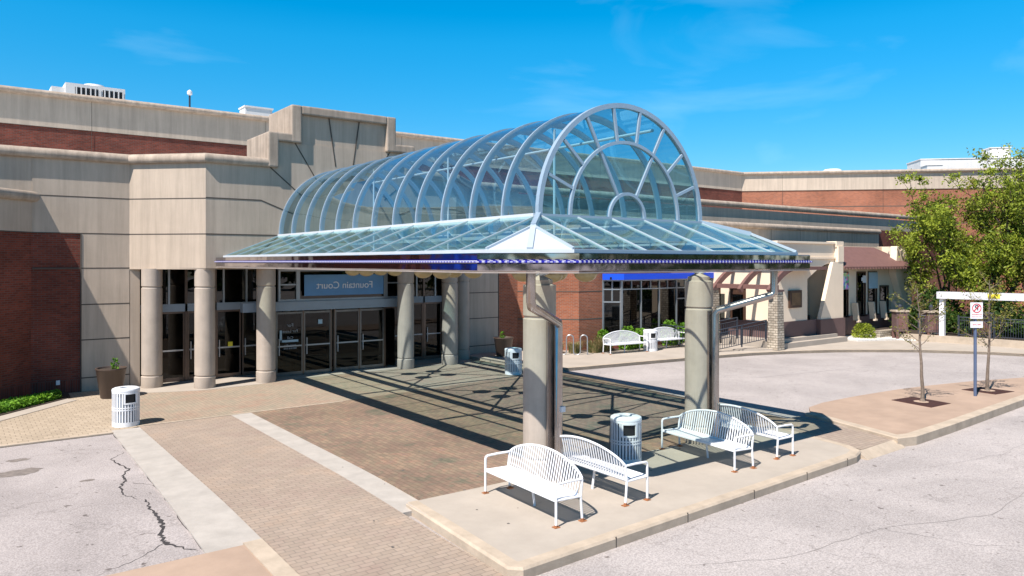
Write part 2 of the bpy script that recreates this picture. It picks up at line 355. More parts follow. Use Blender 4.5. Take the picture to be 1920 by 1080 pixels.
def strips(mb, p0, p1, zs=(), us=(), z0=0, z1=0, w_=.035, out=.004):
    a = Vector(p0); b = Vector(p1); L_ = (b-a).length; d = (b-a).normalized(); nrm = Vector((d.y, -d.x)); rz = math.atan2(d.y, d.x)
    c = (a+b)/2 + nrm*(out/2-.004)
    for z in zs: mb.obox((c.x, c.y, z), (L_, out+.008, w_), rz)
    for u in us:
        q = a+d*u+nrm*(out/2-.005); mb.obox((q.x, q.y, (z0+z1)/2), (w_, out+.01, z1-z0), rz)
    return mb
def text(name, body, size, mat, parent, center, rz=0, mirror=True, ext=.004, serif=False, bold=0.):
    cu = bpy.data.curves.new(name, 'FONT'); cu.body = body; cu.size = size; cu.align_x = 'CENTER'; cu.align_y = 'CENTER'; cu.extrude = ext; cu.offset = bold
    tmp = bpy.data.objects.new('tmp', cu); COL.objects.link(tmp); bpy.context.view_layer.update()
    me = bpy.data.meshes.new_from_object(tmp.evaluated_get(bpy.context.evaluated_depsgraph_get()))
    bpy.data.objects.remove(tmp); bpy.data.curves.remove(cu)
    for v in me.vertices:
        x, y, z = v.co; v.co = (-x if mirror else x, -z, y)
    if mirror: me.flip_normals()
    me.name = name; me.materials.clear(); me.materials.append(M[mat])
    o = bpy.data.objects.new(name, me); COL.objects.link(o); o.parent = parent; o.location = center; o.rotation_euler = (0, 0, rz); return o

# ================================================================ GROUND
def zs_(x, y):  # paved lane and apron fall to the street
    t = min(1, max(0, (14-y)/6.)); return -.13*t*t*(3-2*t)
def groundpatch(name, poly, mat, zoff=0., zf=None, thick=.35):
    mb = MB(); mb.prism(poly, -thick, zoff, (lambda x, y: zf(x, y)+zoff) if zf else None)
    return struct(mb.build(name, mat))
g = MB(); g.add([(-200, -160, -.15), (260, -160, -.15), (260, 260, -.15), (-200, 260, -.15)], [(0, 1, 2, 3)]); struct(g.build('road', 'asph', auto=False))
def lane(name, x0, x1, y0, y1, mat, zoff, x0b=None, x1b=None):
    ys = [y0+(y1-y0)*i/14 for i in range(15)]; mb = MB(); x0b = x0 if x0b is None else x0b; x1b = x1 if x1b is None else x1b
    vs = []
    for i, y in enumerate(ys):
        f = i/14; z = zs_(0, y)+zoff; vs += [(x0+(x0b-x0)*f, y, z), (x1+(x1b-x1)*f, y, z), (x1+(x1b-x1)*f, y, -.35), (x0+(x0b-x0)*f, y, -.35)]
    fs = [(i*4+j, i*4+(j+1) % 4, i*4+4+(j+1) % 4, i*4+4+j) for i in range(14) for j in range(4)] + [(0, 1, 2, 3), (59, 58, 57, 56)]
    mb.add(vs, fs); return struct(mb.build(name, mat))
lane('side_lane', -14, 3.1, 11.1, 20.1, 'asph2', -.03)
lane('concrete_band', 2.9, 3.72, 11.15, 20.35, 'slab2', .0, 3.1, 3.72)
lane('brick_lane', 3.72, 5.98, 6.9, 20.5, 'pav_lane', -.004)
lane('concrete_band', 5.98, 6.5, 11.0, 20.5, 'slab2', .0)
lane('side_pavement', -14, 3.42, 5.0, 11.1, 'pink', .02)
lane('kerb', 3.42, 3.70, 4.9, 11.15, 'kerb', .035)
groundpatch('plaza', [(6.5, 11.1), (17.3, 8.6), (18.2, 21.0), (18.2, 21.55), (9.3, 20.6), (6.5, 20.56)], 'pav', .0)
groundpatch('plaza', [(3.86, 20.56), (9.3, 20.6), (18.2, 21.55), (18.2, 28), (4.4, 28), (4.4, 25.9)], 'pav_up', .0)
groundpatch('entrance_pavement', [(4.7, 25.6), (6.3, 25.0), (8.3, 25.1), (9.6, 25.5), (14, 25.6), (17, 25.4), (17.9, 27.5), (4.7, 27.6)], 'slab', .006)
groundpatch('paver_walk', [(-14, 20.1), (3.1, 20.1), (3.86, 20.56), (4.4, 25.9), (4.7, 27.5), (2.5, 27.5), (2.2, 25.4), (.2, 23.2), (-14, 19.8+3)], 'pav_walk', -.002)
g = MB(); g.obox((6.5, 20.52, .0), (5.4, .07, .02), R(.4)); g.obox((-5.4, 20.12, -.005), (17, .12, .03)); struct(g.build('pale_joint_strip', 'kerb'))
g = MB(); g.prism([(.0, 22.4), (.45, 22.65), (2.95, 25.4), (2.75, 25.9), (2.2, 25.6), (.0, 23.0)], -.2, .012); struct(g.build('concrete_path', 'slab'))
# driveway, far pavement, island
groundpatch('driveway', [(17.3, 8.6), (30, 8.5), (80, 2), (80, 20), (37, 19.5), (26, 21), (18.2, 21.6)], 'asph', -.02)
far = [(17.6, 21.4), (19.5, 21.1), (21.8, 20.85), (25.9, 20.3), (28.3, 19.85), (30.5, 19.1), (32.2, 18.3), (33.6, 17.3), (35.0, 16.2), (35.9, 15.1), (36.8, 13.8), (37.3, 12.6), (38.6, 8), (39, 0)]
groundpatch('far_pavement', far+[(60, 0), (60, 30), (17.6, 30)], 'slab', .1)
k = sweep(far, [(.0, -.3), (0, .104), (-.16, .104), (-.16, -.3)]); struct(k.build('kerb', 'kerb'))
isl = [(17.35, 8.42), (17.75, 8.36), (20, 8.42), (25.65, 8.70), (34, 8.9), (34, 9.4), (29.8, 10.2), (27.6, 10.9), (25.8, 11.3), (24, 11.6), (21.6, 11.78), (20, 11.8), (19.06, 11.65), (18.4, 11.2)]
groundpatch('island_pavement', isl, 'pink', .06)
k = sweep([(18.3, 11.25), (17.4, 8.42), (17.9, 8.28), (20, 8.34), (25.65, 8.62), (34, 8.82)], [(.06, -.35), (.06, .05), (.03, .068), (-.20, .068), (-.20, -.35)]); struct(k.build('kerb', 'kerb'))
groundpatch('crossing_pavers', [(15.9, 8.45), (17.4, 8.5), (18.0, 11.3), (16.2, 11.3)], 'pav_lane', .004)
groundpatch('threshold_strip', [(15.7, 8.22), (17.45, 8.26), (17.45, 8.5), (15.7, 8.45)], 'kerb', .0, lambda x, y: -.148 if y < 8.4 else .002)
g = MB(); rnd = random.Random(3)
for i in range(70):
    x_, y_ = rnd.uniform(4, 17), rnd.uniform(8.3, 24)
    if 6 < x_ < 16.2 and y_ < 11.2: z_ = .014
    elif x_ < 6.5: z_ = zs_(x_, y_)+.003
    elif y_ < 11.2: continue
    else: z_ = .005
    s_ = rnd.uniform(.012, .035); g.add([(x_+s_*math.cos(k*1.05)*rnd.uniform(.6, 1.3), y_+s_*math.sin(k*1.05), z_) for k in range(6)], [tuple(range(6))])
struct(g.build('gum_spots', plain('gum_spot', (.12, .11, .10), .9), auto=False))
# bench pad
g = MB(); pad = [(6.18, 11.22), (6.0, 8.05), (6.06, 7.95), (15.3, 8.33), (15.75, 8.5), (15.95, 8.85), (16.3, 10.7), (16.2, 11.0), (15.9, 11.1)]
g.prism(pad, -.35, .01); struct(g.build('bench_pad_pavement', 'slab', bevel=.012))
k = sweep([(6.22, 11.22), (6.0, 8.05), (6.12, 7.93), (15.3, 8.3), (15.75, 8.45), (15.98, 8.82), (16.3, 10.6)], [(.05, -.35), (.05, -.02), (.02, .014), (-.16, .014), (-.16, -.35)])
struct(k.build('kerb', 'kerb'))
g = MB()
for x in (7.9, 9.6, 11.5, 13.3, 14.9): g.obox((x, 7.93+.0403*(x-6.12)-.047, -.075), (.016, .012, .17), R(2))

struct(g.build('kerb_joint', 'joint'))
# cracks in the side lane
def ribbon(mb, pts, ws, zf):
    random.seed(len(pts)); P2 = []
    for i in range(len(pts)-1):
        for j in range(8):
            f = j/8; P2.append((pts[i][0]*(1-f)+pts[i+1][0]*f+random.gauss(0, .018), pts[i][1]*(1-f)+pts[i+1][1]*f+random.gauss(0, .018), ws[i]*(1-f)+ws[i+1]*f))
    P2.append((*pts[-1], ws[-1])); vs = []
    for i, (x, y, w_) in enumerate(P2):
        a = P2[max(0, i-1)]; b_ = P2[min(len(P2)-1, i+1)]; d = Vector((b_[0]-a[0], b_[1]-a[1])).normalized(); n_ = Vector((-d.y, d.x))*w_/2*random.uniform(.35, 1.0)
        z = zf(x, y); vs += [(x+n_.x, y+n_.y, z), (x-n_.x, y-n_.y, z)]
    mb.add(vs, [(2*i, 2*i+1, 2*i+3, 2*i+2) for i in range(len(P2)-1)])
zc = lambda x, y: zs_(x, y)-.03+.003
g = MB()
ribbon(g, [(2.99, 17.99), (2.69, 17.58), (2.69, 17.12), (2.83, 16.51), (2.63, 15.98), (2.62, 15.6), (2.44, 15.19), (2.44, 14.67), (2.57, 14.3)], [.01, .03, .04, .07, .05, .05, .05, .03, .01], zc)
ribbon(g, [(2.69, 14.2), (2.66, 13.66), (2.67, 13.18), (2.68, 12.8), (2.54, 12.32), (2.53, 11.86), (2.85, 11.39)], [.03, .06, .06, .09, .12, .10, .01], zc)
ribbon(g, [(3.08, 20.0), (3.06, 17.5), (2.98, 14.4), (2.9, 11.4)], [.03, .035, .02, .02], zc)
ribbon(g, [(2.5, 11.9), (2.0, 11.5), (1.5, 11.3)], [.02, .012, .006], zc)
ribbon(g, [(2.7, 15.4), (3.0, 15.0), (3.0, 14.5)], [.015, .012, .004], zc)
struct(g.build('tar_crack', plain('crack_dirt', (.045, .04, .04), .95, var=.5, scale=20.), auto=False))
g = MB(); zr = lambda x, y: -.147
ribbon(g, [(8.2, 6.9), (9.6, 6.2), (11.8, 6.0), (14.0, 5.2), (17, 5.4), (21, 4.6)], [.004, .012, .010, .014, .010, .004], zr)
ribbon(g, [(11.8, 6.0), (12.3, 4.8), (13.2, 4.0)], [.010, .008, .004], zr)
ribbon(g, [(16, 7.2), (18.5, 6.7), (22, 6.9), (26, 6.2)], [.004, .010, .012, .004], zr)
ribbon(g, [(20, 18.5), (23, 16.0), (28, 15.2), (33, 12.5)], [.01, .03, .025, .01], lambda x, y: -.017)
struct(g.build('hairline_crack', plain('hairline_crack_dirt', (.20, .18, .17), .95), auto=False))
g = MB()
for cx, cy, a, b_, s in ((1.05, 17.5, .42, .30, 1), (1.1, 18.6, .2, .14, 2), (2.05, 16.1, .14, .07, 3), (17.3, 3.9, .0, .0, 4)):
    if a: random.seed(s); g.add([(cx+a*math.cos(t*.349)*random.uniform(.7, 1.2), cy+b_*math.sin(t*.349)*random.uniform(.7, 1.2), zc(cx, cy)) for t in range(18)], [tuple(range(18))])
struct(g.build('oil_stain', plain('oil_stain', (.20, .17, .15), .8, var=.3, scale=9.), auto=False))
g = MB()
for i in range(26):
    r_ = .30+.012*i; g.tube([(19.0+1.9*math.cos(a)*r_, 5.62+r_*.8*math.sin(a), -.146) for a in [t*.35+i*.07 for t in range(int(6+8*random.random()))]], .006, 3, False)
struct(g.build('tyre_scuff', plain('tyre_scuff', (.12, .115, .115), .9)))


# ================================================================ MALL BUILDING
mall = thing('mall_building', 'large tan precast and red brick mall entrance behind the glass canopy', 'building', (11.3, 27, 0))
def mp_(name, mb, mat, **k):
    o = mb.build(name, mat, mall, **k); o.location = (-11.3, -27, 0); return o
J = [2.75, 1.63, .43]
CP = [(-.30, 0), (.10, 0), (.14, .04), (.165, .11), (.16, .19), (.12, .26), (.05, .30), (-.30, .30)]
def cop(z, h=.3, s=1.): return [(o*s, z+q*h/.3) for o, q in CP]
# left side ------------------------------------------------------
Lw = [(-16, 24.9), (-2.0, 24.9), (-.22, 24.9), (1.93, 27.05)]        # projecting brick wing then 45 degree return
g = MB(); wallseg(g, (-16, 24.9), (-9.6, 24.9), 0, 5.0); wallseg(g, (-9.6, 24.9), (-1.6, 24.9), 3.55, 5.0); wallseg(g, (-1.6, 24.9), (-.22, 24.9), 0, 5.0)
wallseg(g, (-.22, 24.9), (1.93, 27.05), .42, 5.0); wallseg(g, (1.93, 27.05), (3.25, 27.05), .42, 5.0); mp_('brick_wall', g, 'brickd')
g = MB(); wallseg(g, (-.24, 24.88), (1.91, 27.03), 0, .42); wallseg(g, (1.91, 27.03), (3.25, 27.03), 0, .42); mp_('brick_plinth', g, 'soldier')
g = MB(); wallseg(g, (-16, 24.87), (-.21, 24.87), 5.0, 6.0); wallseg(g, (-.21, 24.87), (1.96, 27.02), 5.0, 6.0); wallseg(g, (1.96, 27.02), (4.64, 27.02), 5.0, 7.3); wallseg(g, (3.25, 27.02), (4.64, 27.02), 0, 5.0)
wallseg(g, (4.64, 27.02), (6.53, 25.13), 3.9, 7.3); mp_('precast_wall', g, 'conc')
mp_('coping', sweep([(-16, 24.87), (-.21, 24.87), (2.1, 27.18)], cop(5.95)), 'coping', smooth=True)
mp_('coping', sweep([(-30, 27.02), (4.64, 27.02), (6.53, 25.13), (8.55, 25.13)], cop(7.3)), 'coping', smooth=True)
g = MB(); wallseg(g, (-30, 27.04), (1.99, 27.04), 6.2, 7.3); mp_('precast_wall', g, 'conc')
g = MB()
strips(g, (1.96, 27.02), (4.64, 27.02), [5.0, 6.15]+[3.9]); strips(g, (3.25, 27.02), (4.64, 27.02), J)
strips(g, (4.64, 27.02), (6.53, 25.13), [5.0, 6.15]); strips(g, (-.21, 24.87), (1.96, 27.02), [5.0]); strips(g, (-16, 24.87), (-.21, 24.87), [5.0])
g.box(3.24, 3.27, 27.0, 27.05, 0, 5)
# front gable face
FY = 25.13
mid = 11.3
def mir(pts): return [(2*mid-x, z) for x, z in pts]
def segs(mb, pts, y=FY, w_=.04):
    for (x0, z0), (x1, z1) in zip(pts, pts[1:]): mb.bar((x0, y-.002, z0), (x1, y-.002, z1), .012, w_, up=(1 if abs(z1-z0) > abs(x1-x0) else 0, 0, 0 if abs(z1-z0) > abs(x1-x0) else 1)) if abs(z1-z0) < 1e-4 or abs(x1-x0) < 1e-4 else mb.bar((x0, y-.002, z0), (x1, y-.002, z1), .012, w_, up=Vector((0, -1, 0)).cross(Vector((x1-x0, 0, z1-z0))))
for pts in ([(6.53, 5.0), (8.95, 5.0)], [(6.53, 6.17), (8.3, 6.17), (9.4, 5.75)], [(8.62, 7.3), (9.7, 6.4)], [(9.45, 8.25), (10.3, 6.9)], [(10.72, 9.2), (10.97, 7.5)]):
    segs(g, pts); segs(g, mir(pts))
mp_('panel_joint', g, 'joint')
fy1 = 27.3
g = MB(); g.box(6.53, 16.07, FY, 25.5, 3.9, 7.3); g.box(8.85, 13.75, FY, fy1, 7.3, 8.2); g.box(9.65, 12.95, FY+.02, fy1, 8.2, 9.2)
mp_('gable_wall', g, 'conc')
g = MB()
for s in (-1, 1):
    X = lambda x: mid+s*(mid-x)
    def bx(a, b_, *r): g.box(min(X(a), X(b_)), max(X(a), X(b_)), *r)
    bx(8.5, 8.87, FY-.17, fy1, 7.30, 8.5); bx(8.80, 9.36, FY-.165, fy1-.01, 8.205, 8.495)
    bx(9.3, 9.67, FY-.17, fy1, 8.2, 9.5)
g.box(9.67, 12.93, FY-.17, fy1, 9.2, 9.5)
mp_('gable_coping', g, 'coping', bevel=.05)
for a in (8.3, 14.1): mp_('coping_end', MB().box(a, a+.2, FY-.02, fy1, 7.3, 7.58), 'coping')
# soffit and recess behind the columns
g = MB(); g.prism([(4.64, 27.0), (6.53, 25.15), (16.07, 25.15), (17.96, 27.0), (17.96, 27.6), (4.64, 27.6)], 3.86, 3.9); mp_('soffit', g, 'conc')
for a in (4.66, 17.65): mp_('recess_wall', MB().box(a, a+.29, 27.02, 27.9, 0, 3.86), 'conc')
# right side ------------------------------------------------------
g = MB(); wallseg(g, (16.07, 25.13), (17.96, 27.02), 3.9, 7.3); wallseg(g, (17.96, 27.02), (20.64, 27.02), 5.0, 7.3); wallseg(g, (17.96, 27.02), (19.5, 27.02), 0, 5.0)
wallseg(g, (20.64, 27.02), (66, 27.02), 6.2, 7.2); wallseg(g, (20.62, 27.03), (22.62, 25.03), 5.0, 6.0); wallseg(g, (22.62, 25.03), (49.2, 25.03), 5.0, 6.0)
wallseg(g, (32.5, 25.04), (49.2, 25.04), 3.6, 5.0)
mp_('precast_wall', g, 'conc')
mp_('coping', sweep([(14.05, 25.13), (16.07, 25.13), (17.96, 27.02), (66, 27.02)], cop(7.3)), 'coping', smooth=True)
mp_('coping', sweep([(20.45, 27.2), (22.62, 25.03), (49.2, 25.03)], cop(5.95)), 'coping', smooth=True)
g = MB(); wallseg(g, (19.5, 27.05), (20.6, 27.05), 0, 5.0); wallseg(g, (20.6, 27.05), (22.57, 25.08), 0, 5.0); wallseg(g, (22.57, 25.08), (24.06, 25.08), 0, 5.0)
wallseg(g, (24.06, 25.08), (32.4, 25.08), 3.55, 5.0); wallseg(g, (31.4, 25.08), (32.4, 25.08), 0, 3.55); wallseg(g, (32.4, 25.08), (64, 25.08), 0, 3.6)
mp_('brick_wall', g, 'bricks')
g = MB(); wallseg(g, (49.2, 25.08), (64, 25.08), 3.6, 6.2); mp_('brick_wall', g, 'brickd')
g = MB()
strips(g, (17.96, 27.02), (20.64, 27.02), [5.0, 6.15, 3.9]); strips(g, (17.96, 27.02), (19.5, 27.02), J); strips(g, (16.07, 25.13), (17.96, 27.02), [5.0, 6.15])
strips(g, (22.62, 25.03), (49.2, 25.03), [5.0], [i*2.9 for i in range(1, 9)], 5.0, 5.95, .025)
strips(g, (20.6, 27.05), (22.57, 25.08), [2.75, 1.5], (), 0, 0, .05); strips(g, (22.57, 25.08), (24.06, 25.08), [2.75, 1.5], (), 0, 0, .05)
g.box(19.49, 19.52, 27.0, 27.06, 0, 5)
mp_('panel_joint', g, 'joint')
# upper set-back storey
UY, UZ = 38., 11.28
up = [(-45, UY), (52.3, UY), (76, UY-23.7)]
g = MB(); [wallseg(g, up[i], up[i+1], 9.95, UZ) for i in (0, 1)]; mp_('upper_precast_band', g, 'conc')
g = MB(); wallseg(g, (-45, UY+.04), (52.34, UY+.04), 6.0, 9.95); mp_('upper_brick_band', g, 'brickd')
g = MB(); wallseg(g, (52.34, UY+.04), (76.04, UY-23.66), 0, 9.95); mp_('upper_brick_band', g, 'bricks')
mp_('coping', sweep(up, cop(UZ-.02, .26, 1.6)), 'coping', smooth=True)
g = MB()
for i in (0, 1): strips(g, up[i], up[i+1], [9.95], [3.2+i_*7.8 for i_ in range(int(12 if i == 0 else 4))], 6, UZ, .016)
strips(g, (52.34, UY+.04), (76.04, UY-23.66), [8.6, 7.2], (), 0, 0, .07); mp_('panel_joint', g, 'joint')
g = MB(); g.box(-45, 70, 27.3, 38.1, 6.5, 6.6); g.box(-45, 90, 38.2, 70, 10.2, 10.4); mp_('flat_roof', g, 'roofw')
# blue awning bands and glazing bays both sides
def bay(sx, lab):
    X = lambda x: x if sx > 0 else 2*mid-x
    pth = [(24.06, 25.1), (24.67, 24.5), (31.4, 24.5), (32.0, 25.1)]
    pth = [(X(a), b_) for a, b_ in pth]
    if sx < 0: pth = pth[::-1]
    hh = .55 if sx > 0 else 1.5
    a = mp_('blue_awning', sweep(pth, [(0, 3.28), (.28, 3.28), (.28, 3.28+hh*.5), (.0, 3.28+hh*.5)] if sx > 0 else [(0, 3.2), (.3, 3.2), (.3, 4.6), (0, 4.6)]), 'blue'); a['label'] = 'bright royal blue awning band over shop windows'
    gl = mp_('shop_window', sweep(pth, [(-.02, .42), (-.005, .42), (-.005, 3.28), (-.02, 3.28)]), 'wglass')
    fr = MB(); pv = [Vector(p_) for p_ in pth]
    for i in range(3):
        A, B = pv[i], pv[i+1]; d = (B-A); n_ = Vector((d.y, -d.x)).normalized()*.01
        for z, hw in ((.45, .08), (3.25, .08), (2.83, .05)): fr.bar((A.x+n_.x, A.y+n_.y, z), (B.x+n_.x, B.y+n_.y, z), .07, hw)
    q = [X(x_) for x_ in (25.95, 27.2, 28.45, 29.7, 30.9)]
    for x_ in q: fr.box(x_-.03, x_+.03, 24.45, 24.52, .42, 3.28)
    for x_ in [X(x_) for x_ in (25.32, 26.6, 27.8, 29.1, 30.3)]: fr.box(x_-.02, x_+.02, 24.46, 24.52, 2.83, 3.28)
    for (a_, b_) in pth: fr.box(a_-.05, a_+.05, b_-.05, b_+.05, .42, 3.28)
    fr.box(*sorted((X(24.36)-.02, X(24.36)+.02)), 24.75, 24.82, 2.3, 3.28)
    fr.bar((X(24.06), 25.08, 2.25), (X(24.67), 24.48, 2.25), .06, .06); fr.bar((X(28.45), 24.48, 2.3), (X(31.4), 24.48, 2.3), .06, .05)
    mp_('window_frame', fr, 'frame')
    mp_('window_sill', sweep(pth, [(-.25, 0), (.03, 0), (.03, .40), (-.25, .40)]), 'brickd')
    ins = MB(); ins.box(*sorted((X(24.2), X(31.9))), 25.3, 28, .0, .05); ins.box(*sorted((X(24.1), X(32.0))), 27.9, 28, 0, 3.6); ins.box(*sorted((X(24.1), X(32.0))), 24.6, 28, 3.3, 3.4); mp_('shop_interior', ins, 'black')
bay(1, ''); bay(-1, '')
# entrance glazing -------------------------------------------------
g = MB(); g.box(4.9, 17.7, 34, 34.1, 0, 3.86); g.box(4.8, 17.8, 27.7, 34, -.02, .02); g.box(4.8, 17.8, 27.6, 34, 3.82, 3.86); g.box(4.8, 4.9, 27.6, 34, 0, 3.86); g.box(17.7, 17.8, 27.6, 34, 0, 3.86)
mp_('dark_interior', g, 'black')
mp_('interior_panel', MB().box(12.5, 16.5, 29.5, 29.6, 0, 2.3), 'ivory'); mp_('interior_panel', MB().box(10.4, 10.6, 28.6, 28.8, .0, 2.2), 'ivory')
g = MB(); g.box(4.95, 9.15, 27.28, 27.38, 2.40, 2.66); g.box(13.95, 17.65, 27.28, 27.38, 2.40, 2.66); g.box(7.95, 14.25, 25.95, 26.2, 2.36, 2.68); mp_('header_beam', g, 'header')
def leaf_door(x0, x1, y, z1=2.3, frame='dframe', rail=1.05):
    d = MB(); w_ = .05
    d.box(x0, x0+w_, y-.03, y+.03, .02, z1); d.box(x1-w_, x1, y-.03, y+.03, .02, z1); d.box(x0+w_, x1-w_, y-.03, y+.03, z1-.07, z1); d.box(x0+w_, x1-w_, y-.03, y+.03, .02, .14)
    o = mp_('door', d, frame)
    q = MB(); q.box(x0+w_, x1-w_, y-.006, y+.006, .14, z1-.07); gl = q.build('door_glass', 'dglass', o)
    h_ = MB(); h_.box(x0+w_, x1-w_, y-.07, y-.045, rail, rail+.05); h_.box(x0+.08, x0+.11, y-.09, y-.03, rail-.3, rail+.3); h_.build('push_bar', 'steelpost', o)
# centre vestibule doors (front Y=26.3)
vx = [9.18, 10.22, 11.29, 11.42, 12.43, 13.5]
for a, b_ in ((9.22, 10.2), (10.24, 11.28), (11.44, 12.42), (12.46, 13.46)): leaf_door(a, b_, 26.3)
for a, b_ in ((5.5, 6.4), (6.5, 7.4), (7.45, 8.3), (8.35, 9.1), (14.1, 14.95), (15.0, 15.8), (15.9, 16.7)): leaf_door(a, b_, 27.33, 2.4, 'bronze')
g = MB()
for x_ in vx: g.box(x_-.03, x_+.03, 26.26, 26.34, 0, 2.36)
g.box(9.1, 9.18, 26.25, 27.35, 0, .1); g.box(13.95, 14.03, 26.25, 27.35, 0, .1); g.box(13.53, 13.95, 26.27, 26.33, 2.28, 2.36)
for x_ in (5.4, 6.45, 7.42, 9.12, 13.98, 15.85, 16.75, 17.5): g.box(x_-.04, x_+.04, 27.28, 27.4, 0, 3.82)
mp_('door_frame', g, 'bronze')
for q in ((9.13, 9.15, 26.35, 27.3, .1, 2.36), (13.98, 14.0, 26.35, 27.3, .1, 2.36), (13.53, 13.95, 26.29, 26.31, .1, 2.28), (16.75, 17.5, 27.32, 27.34, 0, 2.4), (4.95, 5.4, 27.32, 27.34, 0, 2.4)):
    mp_('side_glass', MB().box(*q), 'dglass')
g = MB(); g.box(9.25, 14.05, 26.18, 26.2, 2.72, 3.84); g.box(4.95, 9.1, 27.33, 27.35, 2.66, 3.84); g.box(14.1, 17.65, 27.33, 27.35, 2.66, 3.84); mp_('transom_glass', g, 'wglass')
g = MB()
for x_ in (9.28, 9.93, 10.0, 13.42, 13.5, 14.05): g.box(x_-.035, x_+.035, 26.1, 26.22, 2.68, 3.84)
for a, b_ in ((9.3, 9.95), (13.45, 14.05)): g.box(a, b_, 26.12, 26.2, 3.26, 3.31)
g.box(9.3, 14.05, 26.12, 26.2, 2.68, 2.76); g.box(9.3, 14.05, 26.12, 26.2, 3.76, 3.84)
mp_('window_frame', g, 'frame')
for x_ in (5.9, 6.9, 7.7, 8.5, 14.6, 15.5, 16.4): mp_('transom_mullion', MB().box(x_-.03, x_+.03, 27.28, 27.36, 2.66, 3.84), 'frame')
# building columns
def column(parent, x, y, h, name='column', r=.315, cap=None):
    g = MB(); g.lathe([(0, 0), (r+.005, 0), (r+.012, .02), (r+.012, .36), (r-.02, .38), (r-.02, .41), (r, .43), (r, h-.64), (r-.025, h-.62), (r-.025, h-.59), (r, h-.57), (r, h)] + (cap or [(0, h)]), (x, y, 0), 32)
    o = g.build(name, 'colm', parent, smooth=True); return o
for x_, y_ in ((5.24, 26.65), (6.6, 25.5), (8.6, 25.5), (14.0, 25.5), (16.0, 25.5), (17.3, 26.6)):
    o = column(mall, x_, y_, 3.88); o.location = (-11.3, -27, 0)
for x_ in (10.25, 15.1): mp_('bronze_post', MB().tube([(x_, 27.1, .0), (x_, 27.1, 2.4)], .06, 10), 'bronze')
# little things on the wall
g = MB(); g.box(2.58, 2.68, 26.97, 27.02, .28, .42); tag(g.build('outlet_box', 'signw'), 'small white outlet box low on the shaded brick wall by the shrub bed', 'outlet box')

# banner
bn = thing('banner', 'blue banner with white mirrored lettering hanging over the entrance doors', 'banner', (11.75, 26.05, 3.25))
g = MB(); g.box(-1.58, 1.58, -.012, .012, -.38, .38); g.build('banner_cloth', 'banner', bn)
text('lettering', 'Fountain Court', .36, 'txt', bn, (0, -.02, -.02), bold=.002)
def serif_bits():
    g = MB(); return g
sg = thing('leasing_notice', 'white mirrored leasing lettering on dark door glass left of centre', 'notice', (9.72, 26.24, 1.35))
for tx, z, s_ in (('For', .47, .2), ('For Lease', .26, .17), ('Call', .02, .17), ('leasing office', -.24, .1), ('800 818 9290', -.36, .1)):
    text('lettering', tx, s_*.85, 'dimtxt', sg, (0, 0, z))
g = MB(); g.box(-.38, .30, .004, .012, -.13, -.05); g.box(-.38, -.30, .004, .012, -.13, .30); g.build('notice_bar', 'aqua', sg)
for x_, y_, z_, mt, lb in ((7.92, 27.26, 1.18, 'yellow', 'small yellow sticker on the door glass between two columns'), (6.78, 27.26, 1.15, 'signw', 'small white sticker on the leftmost door glass'),
        (10.86, 26.26, 1.9, 'aqua', 'small teal sticker near the top of a centre door')):
    g = MB(); g.box(x_-.08, x_+.08, y_-.004, y_+.004, z_-.08, z_+.08); tag(g.build('door_sticker', mt), lb, 'sticker')

# ================================================================ CANOPY
can = thing('glass_canopy', 'blue barrel vaulted glass canopy with chrome fascia on concrete columns', 'canopy', (11.29, 18, 0))
def cp(name, mb, mat, parent=None, **k):
    o = mb.build(name, mat, parent or can, **k)
    if not parent: o.location = (-11.29, -18, 0)
    return o
CX, CZ, Y0, BAY, NB = 11.29, 5.0, 11.06, 1.17, 12
Y1 = Y0+BAY*NB; HW = 2.36; SL, SR = CX-HW, CX+HW; GL, GR, GF = 7.09, 15.49, 9.14; GZ = 4.28
for i in range(NB+1):
    y = Y0+BAY*i
    g = MB()
    if i == 0: g.arch(CX, CZ, y-.04, y+.06, HW-.06, HW+.04)
    else: g.arch(CX, CZ, y-.022, y+.022, HW-.12, HW+.03)
    cp('arch_rib', g, 'alu')
    if i < NB:
        g = MB(); n = 28; vs = []
        for k_ in range(n+1):
            a = math.pi*k_/n
            for yy in (y+.03, y+BAY-.03): vs.append((CX+HW*math.cos(a), yy, CZ+HW*math.sin(a)))
        g.add(vs, [(2*k_, 2*k_+1, 2*k_+3, 2*k_+2) for k_ in range(n)])
        cp('vault_glass', g, 'bglass', smooth=True, auto=False)
# front fan
fan = MB(); fan.arch(CX, CZ, Y0-.05, Y0+.03, 1.555, 1.62); fan.arch(CX, CZ, Y0-.05, Y0+.03, .485, .55)
for k_ in range(1, 9):
    a = R(20*k_); r0 = .53 if k_ in (3, 6) else 1.6
    fan.bar((CX+r0*math.cos(a), Y0-.01, CZ+r0*math.sin(a)), (CX+2.26*math.cos(a), Y0-.01, CZ+2.3*math.sin(a)), .06, .055, up=(0, 1, 0))
cp('fan_light_frame', fan, 'alu')
g = MB(); g.add([(CX, Y0+.0, CZ)]+[(CX+2.3*math.cos(math.pi*i/36), Y0+.0, CZ+2.3*math.sin(math.pi*i/36)) for i in range(37)], [(0, i+1, i+2) for i in range(36)]); cp('fan_light_glass', g, 'fglass', auto=False)
g = MB(); g.box(SL-.07, SR+.07, Y0-.07, Y0+.07, CZ-.12, CZ+.02); cp('front_sill', g, 'alu')
for x_ in (SL, SR):
    g = MB(); g.box(x_-.07, x_+.07, Y0+.08, Y1, CZ-.10, CZ+.03); cp('side_sill', g, 'aluw')
